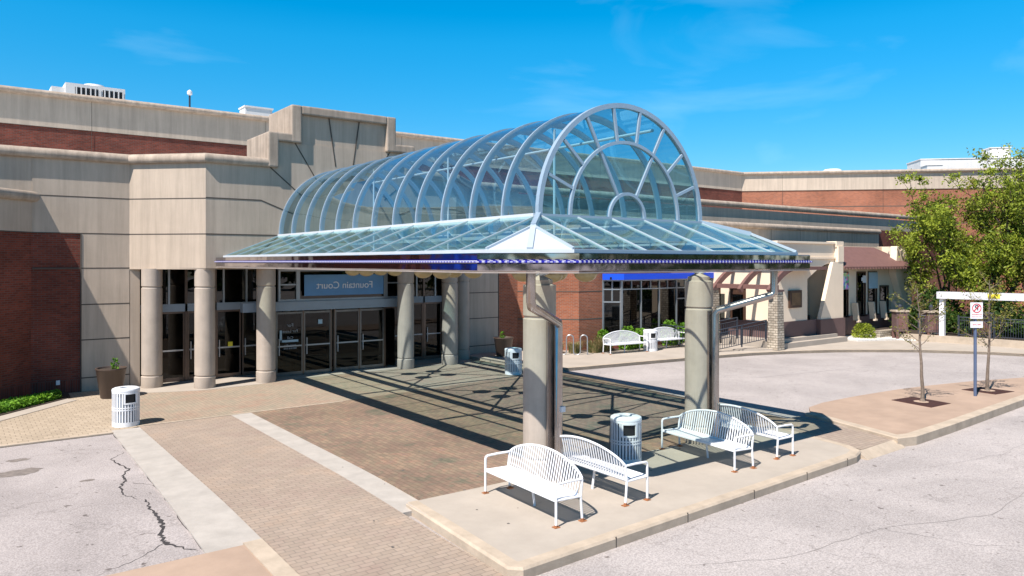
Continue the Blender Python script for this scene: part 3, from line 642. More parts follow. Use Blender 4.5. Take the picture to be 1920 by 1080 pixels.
# skirt roof
def zsk(t): return CZ+.0-(CZ-GZ)*t
apx = .42
def hip(s): # s=-1 left, +1 right
    x0 = SL if s < 0 else SR; x1 = GL if s < 0 else GR
    return lambda t: (x0+(x1-x0)*t, Y0+(GF-Y0)*t, zsk(t))
hl, hr = hip(-1), hip(1); CL = 1.02
cl = [(GL, GF+CL, GZ), (GL+CL, GF, GZ)]; crn = [(GR, GF+CL, GZ), (GR-CL, GF, GZ)]
g = MB(); g.add([(SL, Y1, CZ), (GL, Y1, GZ), cl[0], hl(apx), (SL, Y0, CZ)], [(0, 1, 2, 3, 4)]); cp('skirt_glass', g, 'rglass', auto=False)
g = MB(); g.add([(SR, Y1, CZ), (GR, Y1, GZ), crn[0], hr(apx), (SR, Y0, CZ)], [(0, 1, 2, 3, 4)]); cp('skirt_glass', g, 'rglass', auto=False)
g = MB(); g.add([(SL, Y0, CZ), hl(apx), cl[1], crn[1], hr(apx), (SR, Y0, CZ)], [(0, 1, 2, 3, 4, 5)]); cp('skirt_glass', g, 'rglass', auto=False)
for H_, c_ in ((hl, cl), (hr, crn)):
    A = Vector(H_(apx)); B = Vector(c_[0]); C_ = Vector(c_[1]); u = Vector((0, 0, .03)); g = MB()
    g.add([A+u, B+u, C_+u, A-u*.5, B-u, C_-u], [(0, 1, 2), (5, 4, 3), (0, 3, 4, 1), (1, 4, 5, 2), (2, 5, 3, 0)]); pn = cp('corner_panel', g, 'panelg')
    g = MB(); mdp = (B+C_)/2
    g.bar(A+u*1.2, mdp+u*1.2, .10, .05); g.bar(A+u*1.2, B+u*1.2, .05, .05); g.bar(A+u*1.2, C_+u*1.2, .05, .05); g.build('corner_trim', 'raft', pn)
    g = MB(); g.bar(Vector(H_(0)), A+u, .09, .10); cp('hip_rafter', g, 'alu')
for i in range(NB+1):
    y = Y0+BAY*i
    for a, b_ in ((SL, GL), (SR, GR)):
        g = MB(); g.bar((a, y, CZ-.01), (b_, y, GZ-.01), .028, .05); cp('skirt_rafter', g, 'raft')
for i in range(6):
    x_ = SL+(SR-SL)*i/5; g = MB(); g.bar((x_, Y0, CZ-.01), (x_, GF, GZ-.01), .032, .05); cp('skirt_rafter', g, 'raft')
t = .52
g = MB(); g.bar((SL+(GL-SL)*t, Y1, zsk(t)-.08), (SL+(GL-SL)*t, hl(t)[1], zsk(t)-.08), .05, .06); cp('purlin', g, 'raft')
g = MB(); g.bar((SR+(GR-SR)*t, Y1, zsk(t)-.08), (SR+(GR-SR)*t, hr(t)[1], zsk(t)-.08), .05, .06); cp('purlin', g, 'raft')
g = MB(); g.bar((hl(t)[0], hl(t)[1], zsk(t)-.08), (hr(t)[0], hl(t)[1], zsk(t)-.08), .05, .06); cp('purlin', g, 'raft')
a = R(65); g = MB(); g.tube([(CX+(HW-.2)*math.cos(a), Y0+.1, CZ+(HW-.2)*math.sin(a)), (CX+(HW-.2)*math.cos(a), Y1, CZ+(HW-.2)*math.sin(a))], .035, 8); cp('conduit', g, 'aluw')
# gutter + fascia
gp = [(GL, Y1), (GL, GF+CL), (GL+CL, GF), (GR-CL, GF), (GR, GF+CL), (GR, Y1)]
fo = .25; k_ = fo*math.tan(R(22.5))
fp = [(GL-fo, Y1), (GL-fo, GF+CL-k_), (GL+CL-k_, GF-fo), (GR-CL+k_, GF-fo), (GR+fo, GF+CL-k_), (GR+fo, Y1)]
for i in range(5):
    cp('gutter_trim', sweep(gp, [(-.05, 4.20), (.03, 4.20), (.03, GZ+.025), (-.05, GZ+.03)], i), 'alu' if i in (2, 3) else 'aluw')
    f1 = cp('fascia_panel', sweep(fp, [(-.26, 4.225), (-.012, 4.245), (.004, 4.235), (.004, 4.14), (-.01, 4.125), (-.06, 4.12), (-.06, 4.08), (-.01, 4.075), (.004, 4.065), (.002, 3.96), (-.012, 3.945), (-.40, 3.93), (-.40, 3.99), (-.26, 4.0)], i), 'chrome')
    cp('light_rope', sweep(fp, [(-.01, 4.08), (.035, 4.078), (.05, 4.09), (.05, 4.11), (.035, 4.122), (-.01, 4.12)], i), 'rope')
    cp('fascia_lip', sweep(fp, [(-.06, 3.915), (-.005, 3.915), (.0, 3.938), (-.06, 3.938)], i), plain('fascia_lip_paint', (.42, .36, .32), .5) if i == 0 else bpy.data.materials['fascia_lip_paint'])
# structure under the glass
for x_ in (8.95, 13.62):
    g = MB(); g.box(x_-.11, x_+.11, Y0-.05, Y1, 4.0, 4.22); cp('roof_beam', g, 'aluw')
    g = MB(); col_cap = [(.30, 3.66), (.25, 3.68), (.25, 3.76), (.20, 3.78), (.07, 3.84), (.06, 4.55), (0, 4.55)]
    cc = column(can, x_, 11.06, 3.66, 'canopy_column', .315, col_cap); cc.location = (-11.29, -18, 0)
    g.lathe([(.22, 4.2), (.09, 3.9), (0, 3.9)], (x_, 11.06, 0), 12)
    for dx, dy in ((1, 0), (-1, 0), (0, 1), (0, -1)):
        g.tube([(x_, 11.06, 3.85), (x_+dx*.3, 11.06+dy*.3, 3.95), (x_+dx*.6, 11.06+dy*.6, 4.1)], .05, 8)
    cp('column_bracket', g, 'aluw')
    g = MB(); g.box(x_-.03, x_+.03, 11.06-.33, 11.06-.3, 0, 3.0); g.bar((x_+.0, 10.72, 0), (x_, 10.72, 3.0), .20, .05, up=(0, 1, 0)); cp('pipe_chase', g, 'pipe')
for i in range(0, NB+1, 4):
    y = Y0+BAY*i; g = MB(); g.box(GL, 8.84, y-.05, y+.05, 4.02, 4.14) if i else None; g.box(13.73, GR, y-.05, y+.05, 4.02, 4.14) if i else None
    g.box(8.84, 13.73, y-.06, y+.06, 4.0, 4.12); cp('cross_tie', g, 'aluw')
    if i < NB:
        y2 = Y0+BAY*(i+4); g = MB(); g.tube([(8.95, y, 4.05), (13.62, y2, 4.05)], .045, 8); g.tube([(13.62, y, 4.08), (8.95, y2, 4.08)], .045, 8); cp('diagonal_brace', g, 'aluw')
for a, b_ in ((8.95, 7.4), (13.62, 15.2)): cp('corner_strut', MB().bar((a, Y0, 4.1), (b_, 9.5, 4.05), .12, .12), 'aluw')
def elbow(pts): g = MB(); g.tube(pts, .08, 14); cp('downpipe', g, 'pipe', smooth=True)
elbow([(9.03, 10.60, .0), (9.03, 10.60, 2.88), (9.0, 10.57, 2.97), (7.62, 9.62, 3.36), (7.57, 9.58, 3.45), (7.57, 9.58, 3.95)])
elbow([(13.62, 10.60, .0), (13.62, 10.60, 2.93), (13.66, 10.58, 3.02), (14.5, 9.78, 3.36), (14.55, 9.74, 3.42), (14.55, 9.74, 3.95)])
g = MB(); g.box(9.0, 9.1, 10.48, 10.53, 1.32, 1.42); cp('pipe_clip', g, 'aluw')
# chandeliers
ch = thing('chandelier', 'four bowl amber chandelier nearest the canopy front', 'chandelier', (CX, Y0+BAY*2, 0), 0, 'amber chandeliers hanging along the canopy')
g = MB(); g.tube([(0, 0, 3.95), (0, 0, 7.2)], .03, 8); g.build('hanging_rod', 'aluw', ch)
g = MB(); g.lathe([(0, 3.86), (.09, 3.9), (.09, 4.0), (0, 4.04)], (0, 0, 0), 14); g.build('hub', 'brass', ch)
for k_ in range(4):
    a = R(45+90*k_); c_, s_ = math.cos(a), math.sin(a)
    g = MB(); g.tube([(0, 0, 3.95), (.25*c_, .25*s_, 4.02), (.55*c_, .55*s_, 4.0), (.73*c_, .73*s_, 3.9)], .022, 8); ar = g.build('arm', 'brass', ch)
    g = MB(); g.lathe([(0, -.20)]+[(.27*math.cos(R(q)), .20*math.sin(R(q))) for q in range(-80, 1, 10)]+[(.285, 0), (.285, .03), (.0, .035)], (.73*c_, .73*s_, 3.83), 22); bo = g.build('bowl', 'amber', ar, smooth=True)
    ring = MB(); ring.lathe([(.28, -.012), (.298, -.012), (.298, .035), (.28, .035)], (.73*c_, .73*s_, 3.83), 22); ring.build('rim', 'brass', ar, smooth=True)
dup(ch, (CX, Y0+BAY*6, 0), 0, 'four bowl amber chandelier in the middle of the canopy'); dup(ch, (CX, Y0+BAY*10, 0), 0, 'four bowl amber chandelier in front of the blue banner')

# ================================================================ STREET FURNITURE
def make_bench(label, loc, rz, group):
    t = thing('bench', label, 'bench', loc, rz, group)
    g = MB(); n = 31
    for i in range(n):
        x = -.98+1.96*i/(n-1); g.bar((x, -.25, .425), (x, .17, .40), .058, .008)
    for y, z in ((-.25, .425), (-.26, .405), (.17, .40)): g.box(-1.02, 1.02, y-.014, y+.014, z-.02, z+.012)
    g.build('seat', 'white', t)
    g = MB(); top = lambda x: .66+.275*max(0, 1-(x/1.03)**2)**.72
    by = lambda z: .19+(z-.40)*.22
    for i in range(n):
        x = -.96+1.92*i/(n-1); g.bar((x, by(.42), .42), (x, by(top(x)), top(x)), .026, .010, up=(0, 1, 0))
    pts = [(-1.02+2.04*i/28, by(top(-1.02+2.04*i/28)), top(-1.02+2.04*i/28)) for i in range(29)]
    g.tube(pts, .022, 8); g.box(-1.0, 1.0, .175, .20, .40, .44); g.build('backrest', 'white', t, smooth=False)
    for s in (-1, 1):
        x = s*1.03
        g = MB(); g.tube([(x, -.27, 0), (x, -.27, .60), (x, -.26, .64), (x, -.225, .66)], .021, 8); f = g.build('leg', 'white', t)
        q = MB(); q.box(x-.045, x+.045, -.32, -.22, .0, .012); q.lathe([(.026, .0), (.026, .035), (0, .035)], (x, -.27, 0), 8); q.build('foot', 'rust', f)
        g = MB(); g.tube([(x, .25, 0), (x, .215, .40), (x, by(.66), .66)], .021, 8); f = g.build('leg', 'white', t)
        q = MB(); q.box(x-.045, x+.045, .20, .31, .0, .012); q.lathe([(.027, .0), (.027, .05), (0, .05)], (x, .25, 0), 8); q.build('foot', 'rust', f)
        g = MB(); g.tube([(x, -.225, .66), (x, 0, .668), (x, by(.66), .665)], .021, 8); g.build('armrest', 'white', t)
        g = MB(); g.tube([(x, -.27, .41), (x, .2, .40)], .018, 8); g.build('side_rail', 'white', t)
    g = MB(); g.tube([(0, .0, .41), (0, .06, .02), (0, .06, 0)], .022, 8); g.build('leg', 'white', t)
    return t
grp = 'white slatted benches around the canopy'
b1 = make_bench('white arched bench in front of the near canopy column, its seat facing left', (7.76, 9.80, .01), R(-90-3), grp)
dup(b1, (9.30, 9.90, .01), R(90-1), 'white arched bench just right of the near column, its back to the nearest bench')
dup(b1, (12.56, 10.02, .01), R(-90-6), 'white arched bench left of the far canopy column with half its seat in shade')
dup(b1, (14.0, 10.10, .01), R(90-4), 'rightmost white bench on the pad, its back turned to the half shaded bench')
dup(b1, (23.75, 23.35, .10), R(-6), 'distant white bench left of the white bin under the shop windows')
dup(b1, (26.6, 23.45, .10), R(-3), 'distant white bench right of the white bin, partly hidden by the canopy column')

def make_can(label, loc, rz, group):
    t = thing('litter_bin', label, 'litter bin', loc, rz, group)
    g = MB(); n = 30; r = .31
    for i in range(n):
        a = 2*math.pi*(i+.5)/n; dd = abs((a-math.pi*1.5+math.pi) % (2*math.pi)-math.pi)
        for (z0, z1) in ([(.10, .56)] if dd < .45 else [(.10, .86)]):
            g.obox((r*math.cos(a), r*math.sin(a), (z0+z1)/2), (.008, .036, z1-z0), a)
    g.build('slatted_body', 'white', t)
    for z0, z1, ro in ((.0, .11, .315), (.40, .425, .318), (.455, .48, .318), (.83, .90, .318)):
        g = MB(); g.lathe([(ro-.02, z0), (ro, z0), (ro, z1), (ro-.02, z1), (ro-.02, z0)], (0, 0, 0), 40); g.build('hoop', 'white', t, smooth=True)
    g = MB(); g.lathe([(.13, .935), (.14, .95), (.27, .945), (.312, .925), (.322, .90), (.322, .875), (.29, .875), (.13, .90), (.13, .935)], (0, 0, 0), 40); g.build('lid', 'white', t, smooth=True)
    g = MB(); g.lathe([(0, .905), (.135, .905)], (0, 0, 0), 20); g.build('lid_hole', 'black', t)  # black disc paints the darkness inside the hole of the lid
    g = MB(); g.lathe([(0, .04), (.25, .04), (.26, .84), (0, .84)], (0, 0, 0), 28); g.build('liner', 'liner', t, smooth=True)
    g = MB(); aw = [-.47, .47]
    for s in aw: a = math.pi*1.5+s; g.obox((.314*math.cos(a), .314*math.sin(a), .70), (.02, .04, .27), a)
    for i in range(8):
        a = math.pi*1.5-.42+.12*i; g.obox((.314*math.cos(a), .314*math.sin(a), .575), (.02, .045, .035), a); g.obox((.314*math.cos(a), .314*math.sin(a), .825), (.02, .045, .035), a)
    op = g.build('mouth_frame', 'white', t)
    g = MB(); vs = []
    for i in range(9):
        a = math.pi*1.5-.45+.1125*i; vs += [(.285*math.cos(a), .285*math.sin(a), .59), (.285*math.cos(a), .285*math.sin(a), .80)]
    g.add(vs, [(2*i, 2*i+2, 2*i+3, 2*i+1) for i in range(8)]); g.build('opening', 'black', op)
    return t
gb = 'white slatted litter bins'
c1 = make_can('white slatted litter bin in full sun beside the left brown planter', (3.50, 20.85, 0), R(12), gb)
dup(c1, (11.08, 10.87, .0), R(-32), 'shaded blue-looking white litter bin between the two canopy columns')
dup(c1, (16.45, 21.85, 0), R(-20), 'white litter bin half hidden behind the near canopy column')
dup(c1, (25.2, 23.2, .1), R(-20), 'distant white litter bin between the two far benches')

def make_planter(label, loc):
    t = thing('planter', label, 'planter', loc, 0, 'brown planters by the entrance')
    g = MB(); g.lathe([(0, 0), (.27, 0), (.29, .02), (.41, .84), (.43, .86), (.43, .90), (.39, .90), (.37, .84)], (0, 0, 0), 28); g.build('pot', 'pot', t, smooth=True)
    g = MB(); g.lathe([(0, .85), (.385, .85)], (0, 0, 0), 24); g.build('soil', 'soil', t); return t
p1 = make_planter('tall brown tapered planter beside the sunlit litter bin', (3.85, 25.35, .0)); p2 = dup(p1, (18.75, 25.6, 0), 0, 'dark brown tapered planter in shade in front of the brick wall')

def leaf_mesh(pts, size, rnd, flat_=.0):
    g = MB(); vs = []; fs = []
    for i, (p, s) in enumerate(pts):
        s = s*size*rnd.uniform(.7, 1.35)
        u = Vector((rnd.gauss(0, 1), rnd.gauss(0, 1), rnd.gauss(0, 1)*(1-flat_))).normalized()
        q = Vector((rnd.gauss(0, 1), rnd.gauss(0, 1), rnd.gauss(0, 1))); v = u.cross(q).normalized(); p = Vector(p)
        vs += [p-u*s, p-v*s*.45, p+u*s, p+v*s*.45]; fs.append((4*i, 4*i+1, 4*i+2, 4*i+3))
    g.v = [tuple(a) for a in vs]; g.f = fs; return g
def small_plant(name, label, loc, h, r, n, mat, size=.05, seed=1, cat='plant', group=None, dens=None):
    rnd = random.Random(seed); t = thing(name, label, cat, loc, 0, group); pts = []
    st = MB()
    for k_ in range(max(3, n//40)):
        a = rnd.uniform(0, 6.28); rr = r*math.sqrt(rnd.random()); e = (rr*math.cos(a), rr*math.sin(a), h*rnd.uniform(.5, 1))
        st.tube([(e[0]*.15, e[1]*.15, 0), (e[0]*.6, e[1]*.6, e[2]*.6), e], .006, 4)
    st.build('stem', 'leafd', t)
    for i in range(n):
        a = rnd.uniform(0, 6.28); z = rnd.random(); rr = r*math.sqrt(rnd.random())*math.sqrt(max(.05, 1-z*z*.8)); pts.append(((rr*math.cos(a), rr*math.sin(a), h*z), 1))
    leaf_mesh(pts, size, rnd).build('foliage', mat, t, auto=False); return t
small_plant('seedling', 'small bright green seedling growing in the left brown planter', (3.95, 25.3, .85), .34, .12, 60, 'leafy', .05, 2, group='seedlings in the planters')
small_plant('seedling', 'small bright green seedling growing in the shaded planter by the brick wall', (18.65, 25.55, .85), .30, .12, 60, 'leafy', .05, 3, group='seedlings in the planters')
# shrub bed at the left
g = MB(); g.prism([(-14, 24.8), (-.22, 24.8), (1.93, 26.98), (2.9, 26.98), (2.85, 25.95), (.0, 22.9), (-14, 22.9)], -.2, .03); struct(g.build('planting_bed', 'soil'))
rnd = random.Random(5); pts = []
for i in range(5200):
    u = rnd.random(); x = -1.0+3.6*u; yb = 23.0+max(0, x)*1.05; y = yb+.1+rnd.random()**.8*(1.5-.35*max(0, x)); pts.append(((x, min(y, 26.7), .03+.2*rnd.random()*(1 if y-yb > .2 else .6)), 1))
o = leaf_mesh(pts, .06, rnd, .3).build('ground_cover', 'leafy', auto=False); tag(o, 'low bright green ground cover along the left planting bed', 'ground cover', kind='stuff')
# plants under the shop windows
g = MB(); g.prism([(22.6, 24.1), (32, 23.9), (32, 24.55), (24.7, 24.5), (24.1, 25.05), (22.6, 25.05)], -.1, .115); struct(g.build('planting_bed', 'soil'))
gg = 'leafy plants under the shop windows'
for i, (x, y, h, r, lb) in enumerate([(23.6, 24.55, .9, .4, 'bright green plant left of the first far bench'), (24.7, 24.15, 1.05, .45, 'bright green plant behind the far left bench'), (25.6, 24.2, .9, .4, 'bright green plant behind the white bin, low against the glass'),
        (27.6, 24.15, 1.2, .5, 'tall bright green plant behind the far right bench'), (28.6, 24.1, 1.0, .4, 'bright green plant right of the far benches near the railing')]):
    small_plant('leafy_plant', lb, (x, y, .1), h, r, 420, 'leafy', .085, 20+i, group=gg)
def grass(label, loc, h, r, n, seed):
    rnd = random.Random(seed); g = MB()
    for i in range(n):
        a = rnd.uniform(0, 6.28); rr = r*.5*math.sqrt(rnd.random()); b_ = Vector((rr*math.cos(a), rr*math.sin(a), 0)); hh = h*rnd.uniform(.5, 1); o_ = Vector((math.cos(a), math.sin(a), 0))*hh*rnd.uniform(.1, .7)
        s = Vector((-math.sin(a), math.cos(a), 0))*.009; m_ = b_+o_*.4+Vector((0, 0, hh*.75)); e = b_+o_+Vector((0, 0, hh))
        g.add([b_-s, b_+s, m_+s, m_-s, e], [(0, 1, 2, 3), (3, 2, 4)])
    o = g.build('ornamental_grass', 'grassm', auto=False); o.location = loc; return tag(o, label, 'grass clump', 'grass clumps beside the bike rack')
for i, (x, y, h, r, lb) in enumerate([(21.9, 24.6, .55, .6, 'low green grass clump behind the bike rack loops'), (22.7, 24.2, .6, .6, 'green grass clump right of the bike rack'), (23.2, 24.2, .8, .5, 'tall tan-tipped grass clump touching the far left bench'), (21.3, 25.1, .5, .5, 'grass clump at the foot of the orange brick wall')]):
    grass(lb, (x, y, .1), h, r, 300, 40+i)
# bike rack
pts = []; a0 = Vector((20.75, 24.75, 0)); dd = Vector((1.15, -1.0, 0))/1.524
def rp(u, z): q = a0+dd*u; pts.append((q.x, q.y, .1+z))
rp(0, 0); rp(0, .70)
for k_ in range(5):
    u0 = k_*.30
    cz_, sg_ = (.70, 1) if k_ % 2 == 0 else (.14, -1)
    for j in range(1, 8): a = math.pi*j/7; rp(u0+.15-.15*math.cos(a), cz_+sg_*.15*math.sin(a))
    if k_ < 4: rp(u0+.30, .14 if k_ % 2 == 0 else .70)
rp(1.5, 0)
g = MB(); g.tube(pts, .027, 8); tag(g.build('bike_rack', 'steelpost', smooth=True), 'grey wave shaped tubular bike rack in front of the orange brick wall', 'bike rack')

# ================================================================ RESTAURANT
rs = thing('restaurant', 'cream and brown restaurant front with arched porch and tiled canopy', 'building', (36.5, 22, 0))
def rp_(name, mb, mat, parent=None, **k):
    o = mb.build(name, mat, parent or rs, **k)
    if not parent: o.location = (-36.5, -22, 0)
    return o
g = MB(); g.box(31.0, 36.5, 20.6, 20.95, 4.1, 5.0)       # above arch
wallseg(g, (31.0, 20.6), (36.5, 20.6), .5, 4.1, .35, [(.9, 1.75, .5, 0.5), (2.55, 4.75, .5, 4.1)])
# arch head fillers
ah = [(33.55, 3.2)]+[(33.55+2.2*i/10, 3.25+.78*math.sin(math.pi*(.5*i/10))) for i in range(11)]+[(35.75, 4.1), (33.55, 4.1)]
g.xz(ah, 20.6, 20.95)
g.box(33.45, 36.5, 22.0, 22.3, .5, 4.95); wallseg(g, (31.0, 25.0), (31.0, 20.95), .5, 5.0, .3, [(.3, 1.2, .5, 2.8), (1.7, 2.7, .5, 2.8)])
g.box(33.45, 33.55, 20.95, 22.0, .5, 4.1); g.box(36.0, 36.5, 20.95, 22.0, .5, 4.95)
wallseg(g, (36.5, 21.3), (44.5, 21.3), 1.15, 4.2, .3, [(1.15, 2.05, 1.15, 3.55), (2.95, 3.85, 1.15, 3.55), (4.15, 5.1, 1.15, 3.55), (5.45, 6.4, 1.15, 2.75)])
rp_('stucco_wall', g, 'cream')
g = MB(); g.box(31.02, 36.53, 20.56, 20.6, .0, 1.25); g.box(36.5, 36.54, 20.6, 21.3, 0, 1.25); g.box(33.5, 36.5, 21.96, 22.0, .5, 1.3); g.box(30.95, 31.0, 20.56, 25.0, .0, 1.25)
g.box(36.54, 44.5, 21.2, 21.3, .0, 1.2); rp_('painted_dado', g, 'mauve')
g = MB(); g.box(30.9, 36.6, 20.5, 21.1, 5.0, 5.1); g.box(35.95, 36.62, 20.45, 21.0, 4.85, 5.15); g.box(36.6, 45, 22.3, 22.6, 4.0, 4.98); g.box(31, 36.5, 20.96, 25.2, 4.7, 4.8); g.box(30.95, 36.5, 20.52, 20.6, 4.25, 4.33)
rp_('parapet', g, 'cream')
g = MB(); g.add([(36.55, 22.3, 4.95), (43.2, 22.3, 4.95), (44.4, 20.35, 3.85), (36.55, 20.35, 3.85), (36.55, 22.3, 4.85), (43.2, 22.3, 4.85), (44.4, 20.35, 3.75), (36.55, 20.35, 3.75)], [(3, 2, 1, 0), (4, 5, 6, 7), (0, 4, 7, 3), (1, 2, 6, 5), (3, 7, 6, 2), (0, 1, 5, 4)])
for i in range(26): x_ = 36.7+.3*i; g.lathe([(.0, 3.72), (.05, 3.72), (.05, 3.80), (0, 3.80)], (x_, 20.34, 0), 8)
rp_('tiled_canopy', g, 'broof')
g = MB(); g.xz([(43.2, 5.0), (44.5, 3.9), (44.5, 1.2), (44.2, 1.2), (42.95, 3.5)], 20.9, 21.28); g.box(44.2, 45.0, 20.95, 22.6, 1.2, 5.0); rp_('flared_end_wall', g, 'cream')
# porch pier, its slant shaped to the edge of the sunlit wall area
g = MB(); g.xz([(36.0, 4.1), (36.5, 4.1), (36.5, 1.25), (34.4, 1.25), (35.55, 4.1)], 20.4, 20.6); g.box(36.0, 36.52, 20.38, 20.6, 4.1, 4.9); rp_('porch_pier', g, 'cream')
g = MB(); g.box(34.3, 36.58, 20.34, 20.62, 0, 1.25); rp_('pier_base', g, 'mauve')
for i, (x0, x1, z1) in enumerate([(37.65, 38.55, 3.55), (39.45, 40.35, 3.55), (40.65, 41.6, 3.55), (41.95, 42.9, 2.75)]):
    g = MB(); g.box(x0-.03, x0+.04, 21.26, 21.34, 1.15, z1); g.box(x1-.04, x1+.03, 21.26, 21.34, 1.15, z1); g.box(x0, x1, 21.26, 21.34, z1-.07, z1+.02); g.box(x0-.05, x1+.05, 21.2, 21.36, 1.12, 1.19)
    wn = rp_('window', g, 'dwood'); q = MB(); q.box(x0, x1, 21.38, 21.4, 1.15, z1); q.build('pane', 'wglass', wn)
for x_ in (38.75, 40.5, 41.75, 43.0):
    g = MB(); g.xz([(x_, 1.9), (x_+.18, .95), (x_+.30, .95), (x_+.12, 1.9)], 20.9, 21.2); g.box(x_+.12, x_+.36, 20.85, 21.0, .86, .95); rp_('window_buttress', g, 'cream')
g = MB(); g.box(36.6, 44.4, 22.4, 22.5, .2, 3.9); g.box(31.35, 31.5, 21, 25, .5, 4.7); rp_('dark_room', g, 'black')
for y_ in (23.85, 22.8):
    g = MB(); g.box(31.05, 31.12, y_-.45, y_+.45, .5, 2.75); dr = rp_('door', g, 'dwood'); q = MB(); q.box(31.0, 31.05, y_-.3, y_+.3, 1.0, 2.5); q.build('door_pane', 'wglass', dr)
# pergola arms and stone pillars
for i, y_ in enumerate((19.95, 21.5, 23.0)):
    g = MB(); pv = [(31.5-2.1*t_, y_, 3.86-.16*t_-.95*t_*t_) for t_ in [j/8 for j in range(9)]]
    for a, b_ in zip(pv, pv[1:]): g.bar(a, b_, .16, .26)
    rp_('pergola_arm', g, 'broof')
g = MB(); g.box(29.55, 29.8, 19.7, 23.6, 2.85, 3.05); g.box(31.0, 33.6, 19.6, 20.6, 3.72, 3.88); g.box(30.9, 31.1, 19.6, 24.9, 3.72, 3.88); rp_('pergola_beam', g, 'broof')
for i, (x_, y_) in enumerate([(29.95, 19.95), (29.45, 23.1)]):
    g = MB(); g.add([(x_+a*s_, y_+b_*s_, z) for z, s_ in ((0, .27), (2.75, .225)) for a, b_ in ((-1, -1), (1, -1), (1, 1), (-1, 1))], [(0, 1, 5, 4), (1, 2, 6, 5), (2, 3, 7, 6), (3, 0, 4, 7), (4, 5, 6, 7)])
    sp = rp_('stone_pillar', g, 'stone'); q = MB(); q.box(x_-.26, x_+.26, y_-.26, y_+.26, 2.75, 2.84); q.build('pillar_cap', 'mauve', sp)
g = MB(); g.box(30.3, 36.0, 19.9, 20.56, 0, .34); g.box(30.3, 35.6, 20.2, 20.56, .34, .5); g.box(29.9, 31.0, 20.2, 25, .0, .48); g.box(33.5, 36, 20.6, 22, 0, .5); rp_('steps', g, 'slab')
fr = thing('menu_frame', 'dark framed brown menu board on the cream wall beside the stone pillar', 'menu frame', (32.4, 20.52, 2.32))
g = MB(); g.box(-.5, .5, -.04, .06, -.42, .42); g.build('frame', 'dwood', fr); g = MB(); g.box(-.36, .36, -.055, -.04, -.3, .3); g.build('board', plain('menu_board', (.16, .09, .04), .5, var=.3, scale=5), fr)
g = MB(); g.box(37.66, 38.54, 21.22, 21.25, 2.62, 3.52); tag(g.build('art_poster', 'art'), 'colourful painted poster filling the top of the left restaurant window', 'poster')
g = MB(); g.box(40.66, 41.59, 21.22, 21.25, 2.62, 3.52); pt = g.build('pale_poster', 'aqua'); tag(pt, 'plain pale blue poster in the top of the third restaurant window', 'poster')
g = MB(); g.box(40.0, 40.33, 21.23, 21.25, 2.95, 3.35); g.box(39.85, 40.05, 21.225, 21.245, 3.05, 3.25); tag(g.build('paper_notice', 'signw'), 'crumpled white paper notice in the second restaurant window', 'notice')
wl = thing('wall_lamp', 'small bronze wall lamp in the arched porch', 'lamp', (35.2, 21.9, 2.5)); g = MB(); g.box(-.06, .06, -.02, .06, -.12, .12); g.build('backplate', 'brass', wl); g = MB(); g.lathe([(0, -.18), (.12, -.05), (.08, .12), (0, .14)], (0, -.12, 0), 10); g.build('lamp_shade', 'brass', wl)
# ramp with railings
g = MB(); g.add([(28.5, 24.9, 0), (29.9, 24.9, 0), (29.9, 20.3, 0), (28.5, 20.3, 0), (28.5, 24.9, .48), (29.9, 24.9, .48), (29.9, 20.3, .12), (28.5, 20.3, .12)], [(0, 1, 2, 3), (4, 7, 6, 5), (0, 4, 5, 1), (1, 5, 6, 2), (2, 6, 7, 3), (3, 7, 4, 0)])
g = MB(); g.prism([(28.3, 20.7), (29.8, 19.9), (29.9, 24.9), (28.3, 24.9)], 0, .16); struct(g.build('ramp', 'slab'))
def railing(label, p0, p1, z0, z1, n, hgt=.95, group='dark metal railings of the restaurant ramp'):
    t = thing('railing', label, 'railing', (p0[0], p0[1], z0), 0, group); a = Vector((0, 0, 0)); b_ = Vector((p1[0]-p0[0], p1[1]-p0[1], z1-z0)); U = Vector((0, 0, 1))
    g = MB(); g.tube([a+U*hgt, b_+U*hgt], .025, 6); g.tube([a+U*(hgt-.15), b_+U*(hgt-.15)], .018, 6); g.tube([a+U*.1, b_+U*.1], .018, 6); g.build('handrail', 'iron', t)
    g = MB()
    for i in range(n): q = a+(b_-a)*((i+.5)/n); g.box(q.x-.009, q.x+.009, q.y-.009, q.y+.009, q.z+.1, q.z+hgt-.15)
    g.build('balusters', 'iron', t)
    for q in (a, (a+b_)/2, b_): g = MB(); g.box(q.x-.025, q.x+.025, q.y-.025, q.y+.025, q.z-.03, q.z+hgt+.02); g.build('post', 'iron', t)
    return t
railing('front dark railing sloping up to the near stone pillar', (27.0, 20.95), (29.65, 20.25), .12, .5, 22)
railing('rear dark railing behind the ramp, reaching the far stone pillar', (27.2, 22.6), (29.9, 22.0), .14, .5, 22)
railing('side dark railing running toward the brick wall beyond the column', (27.0, 20.95), (27.4, 24.6), .12, .12, 20)
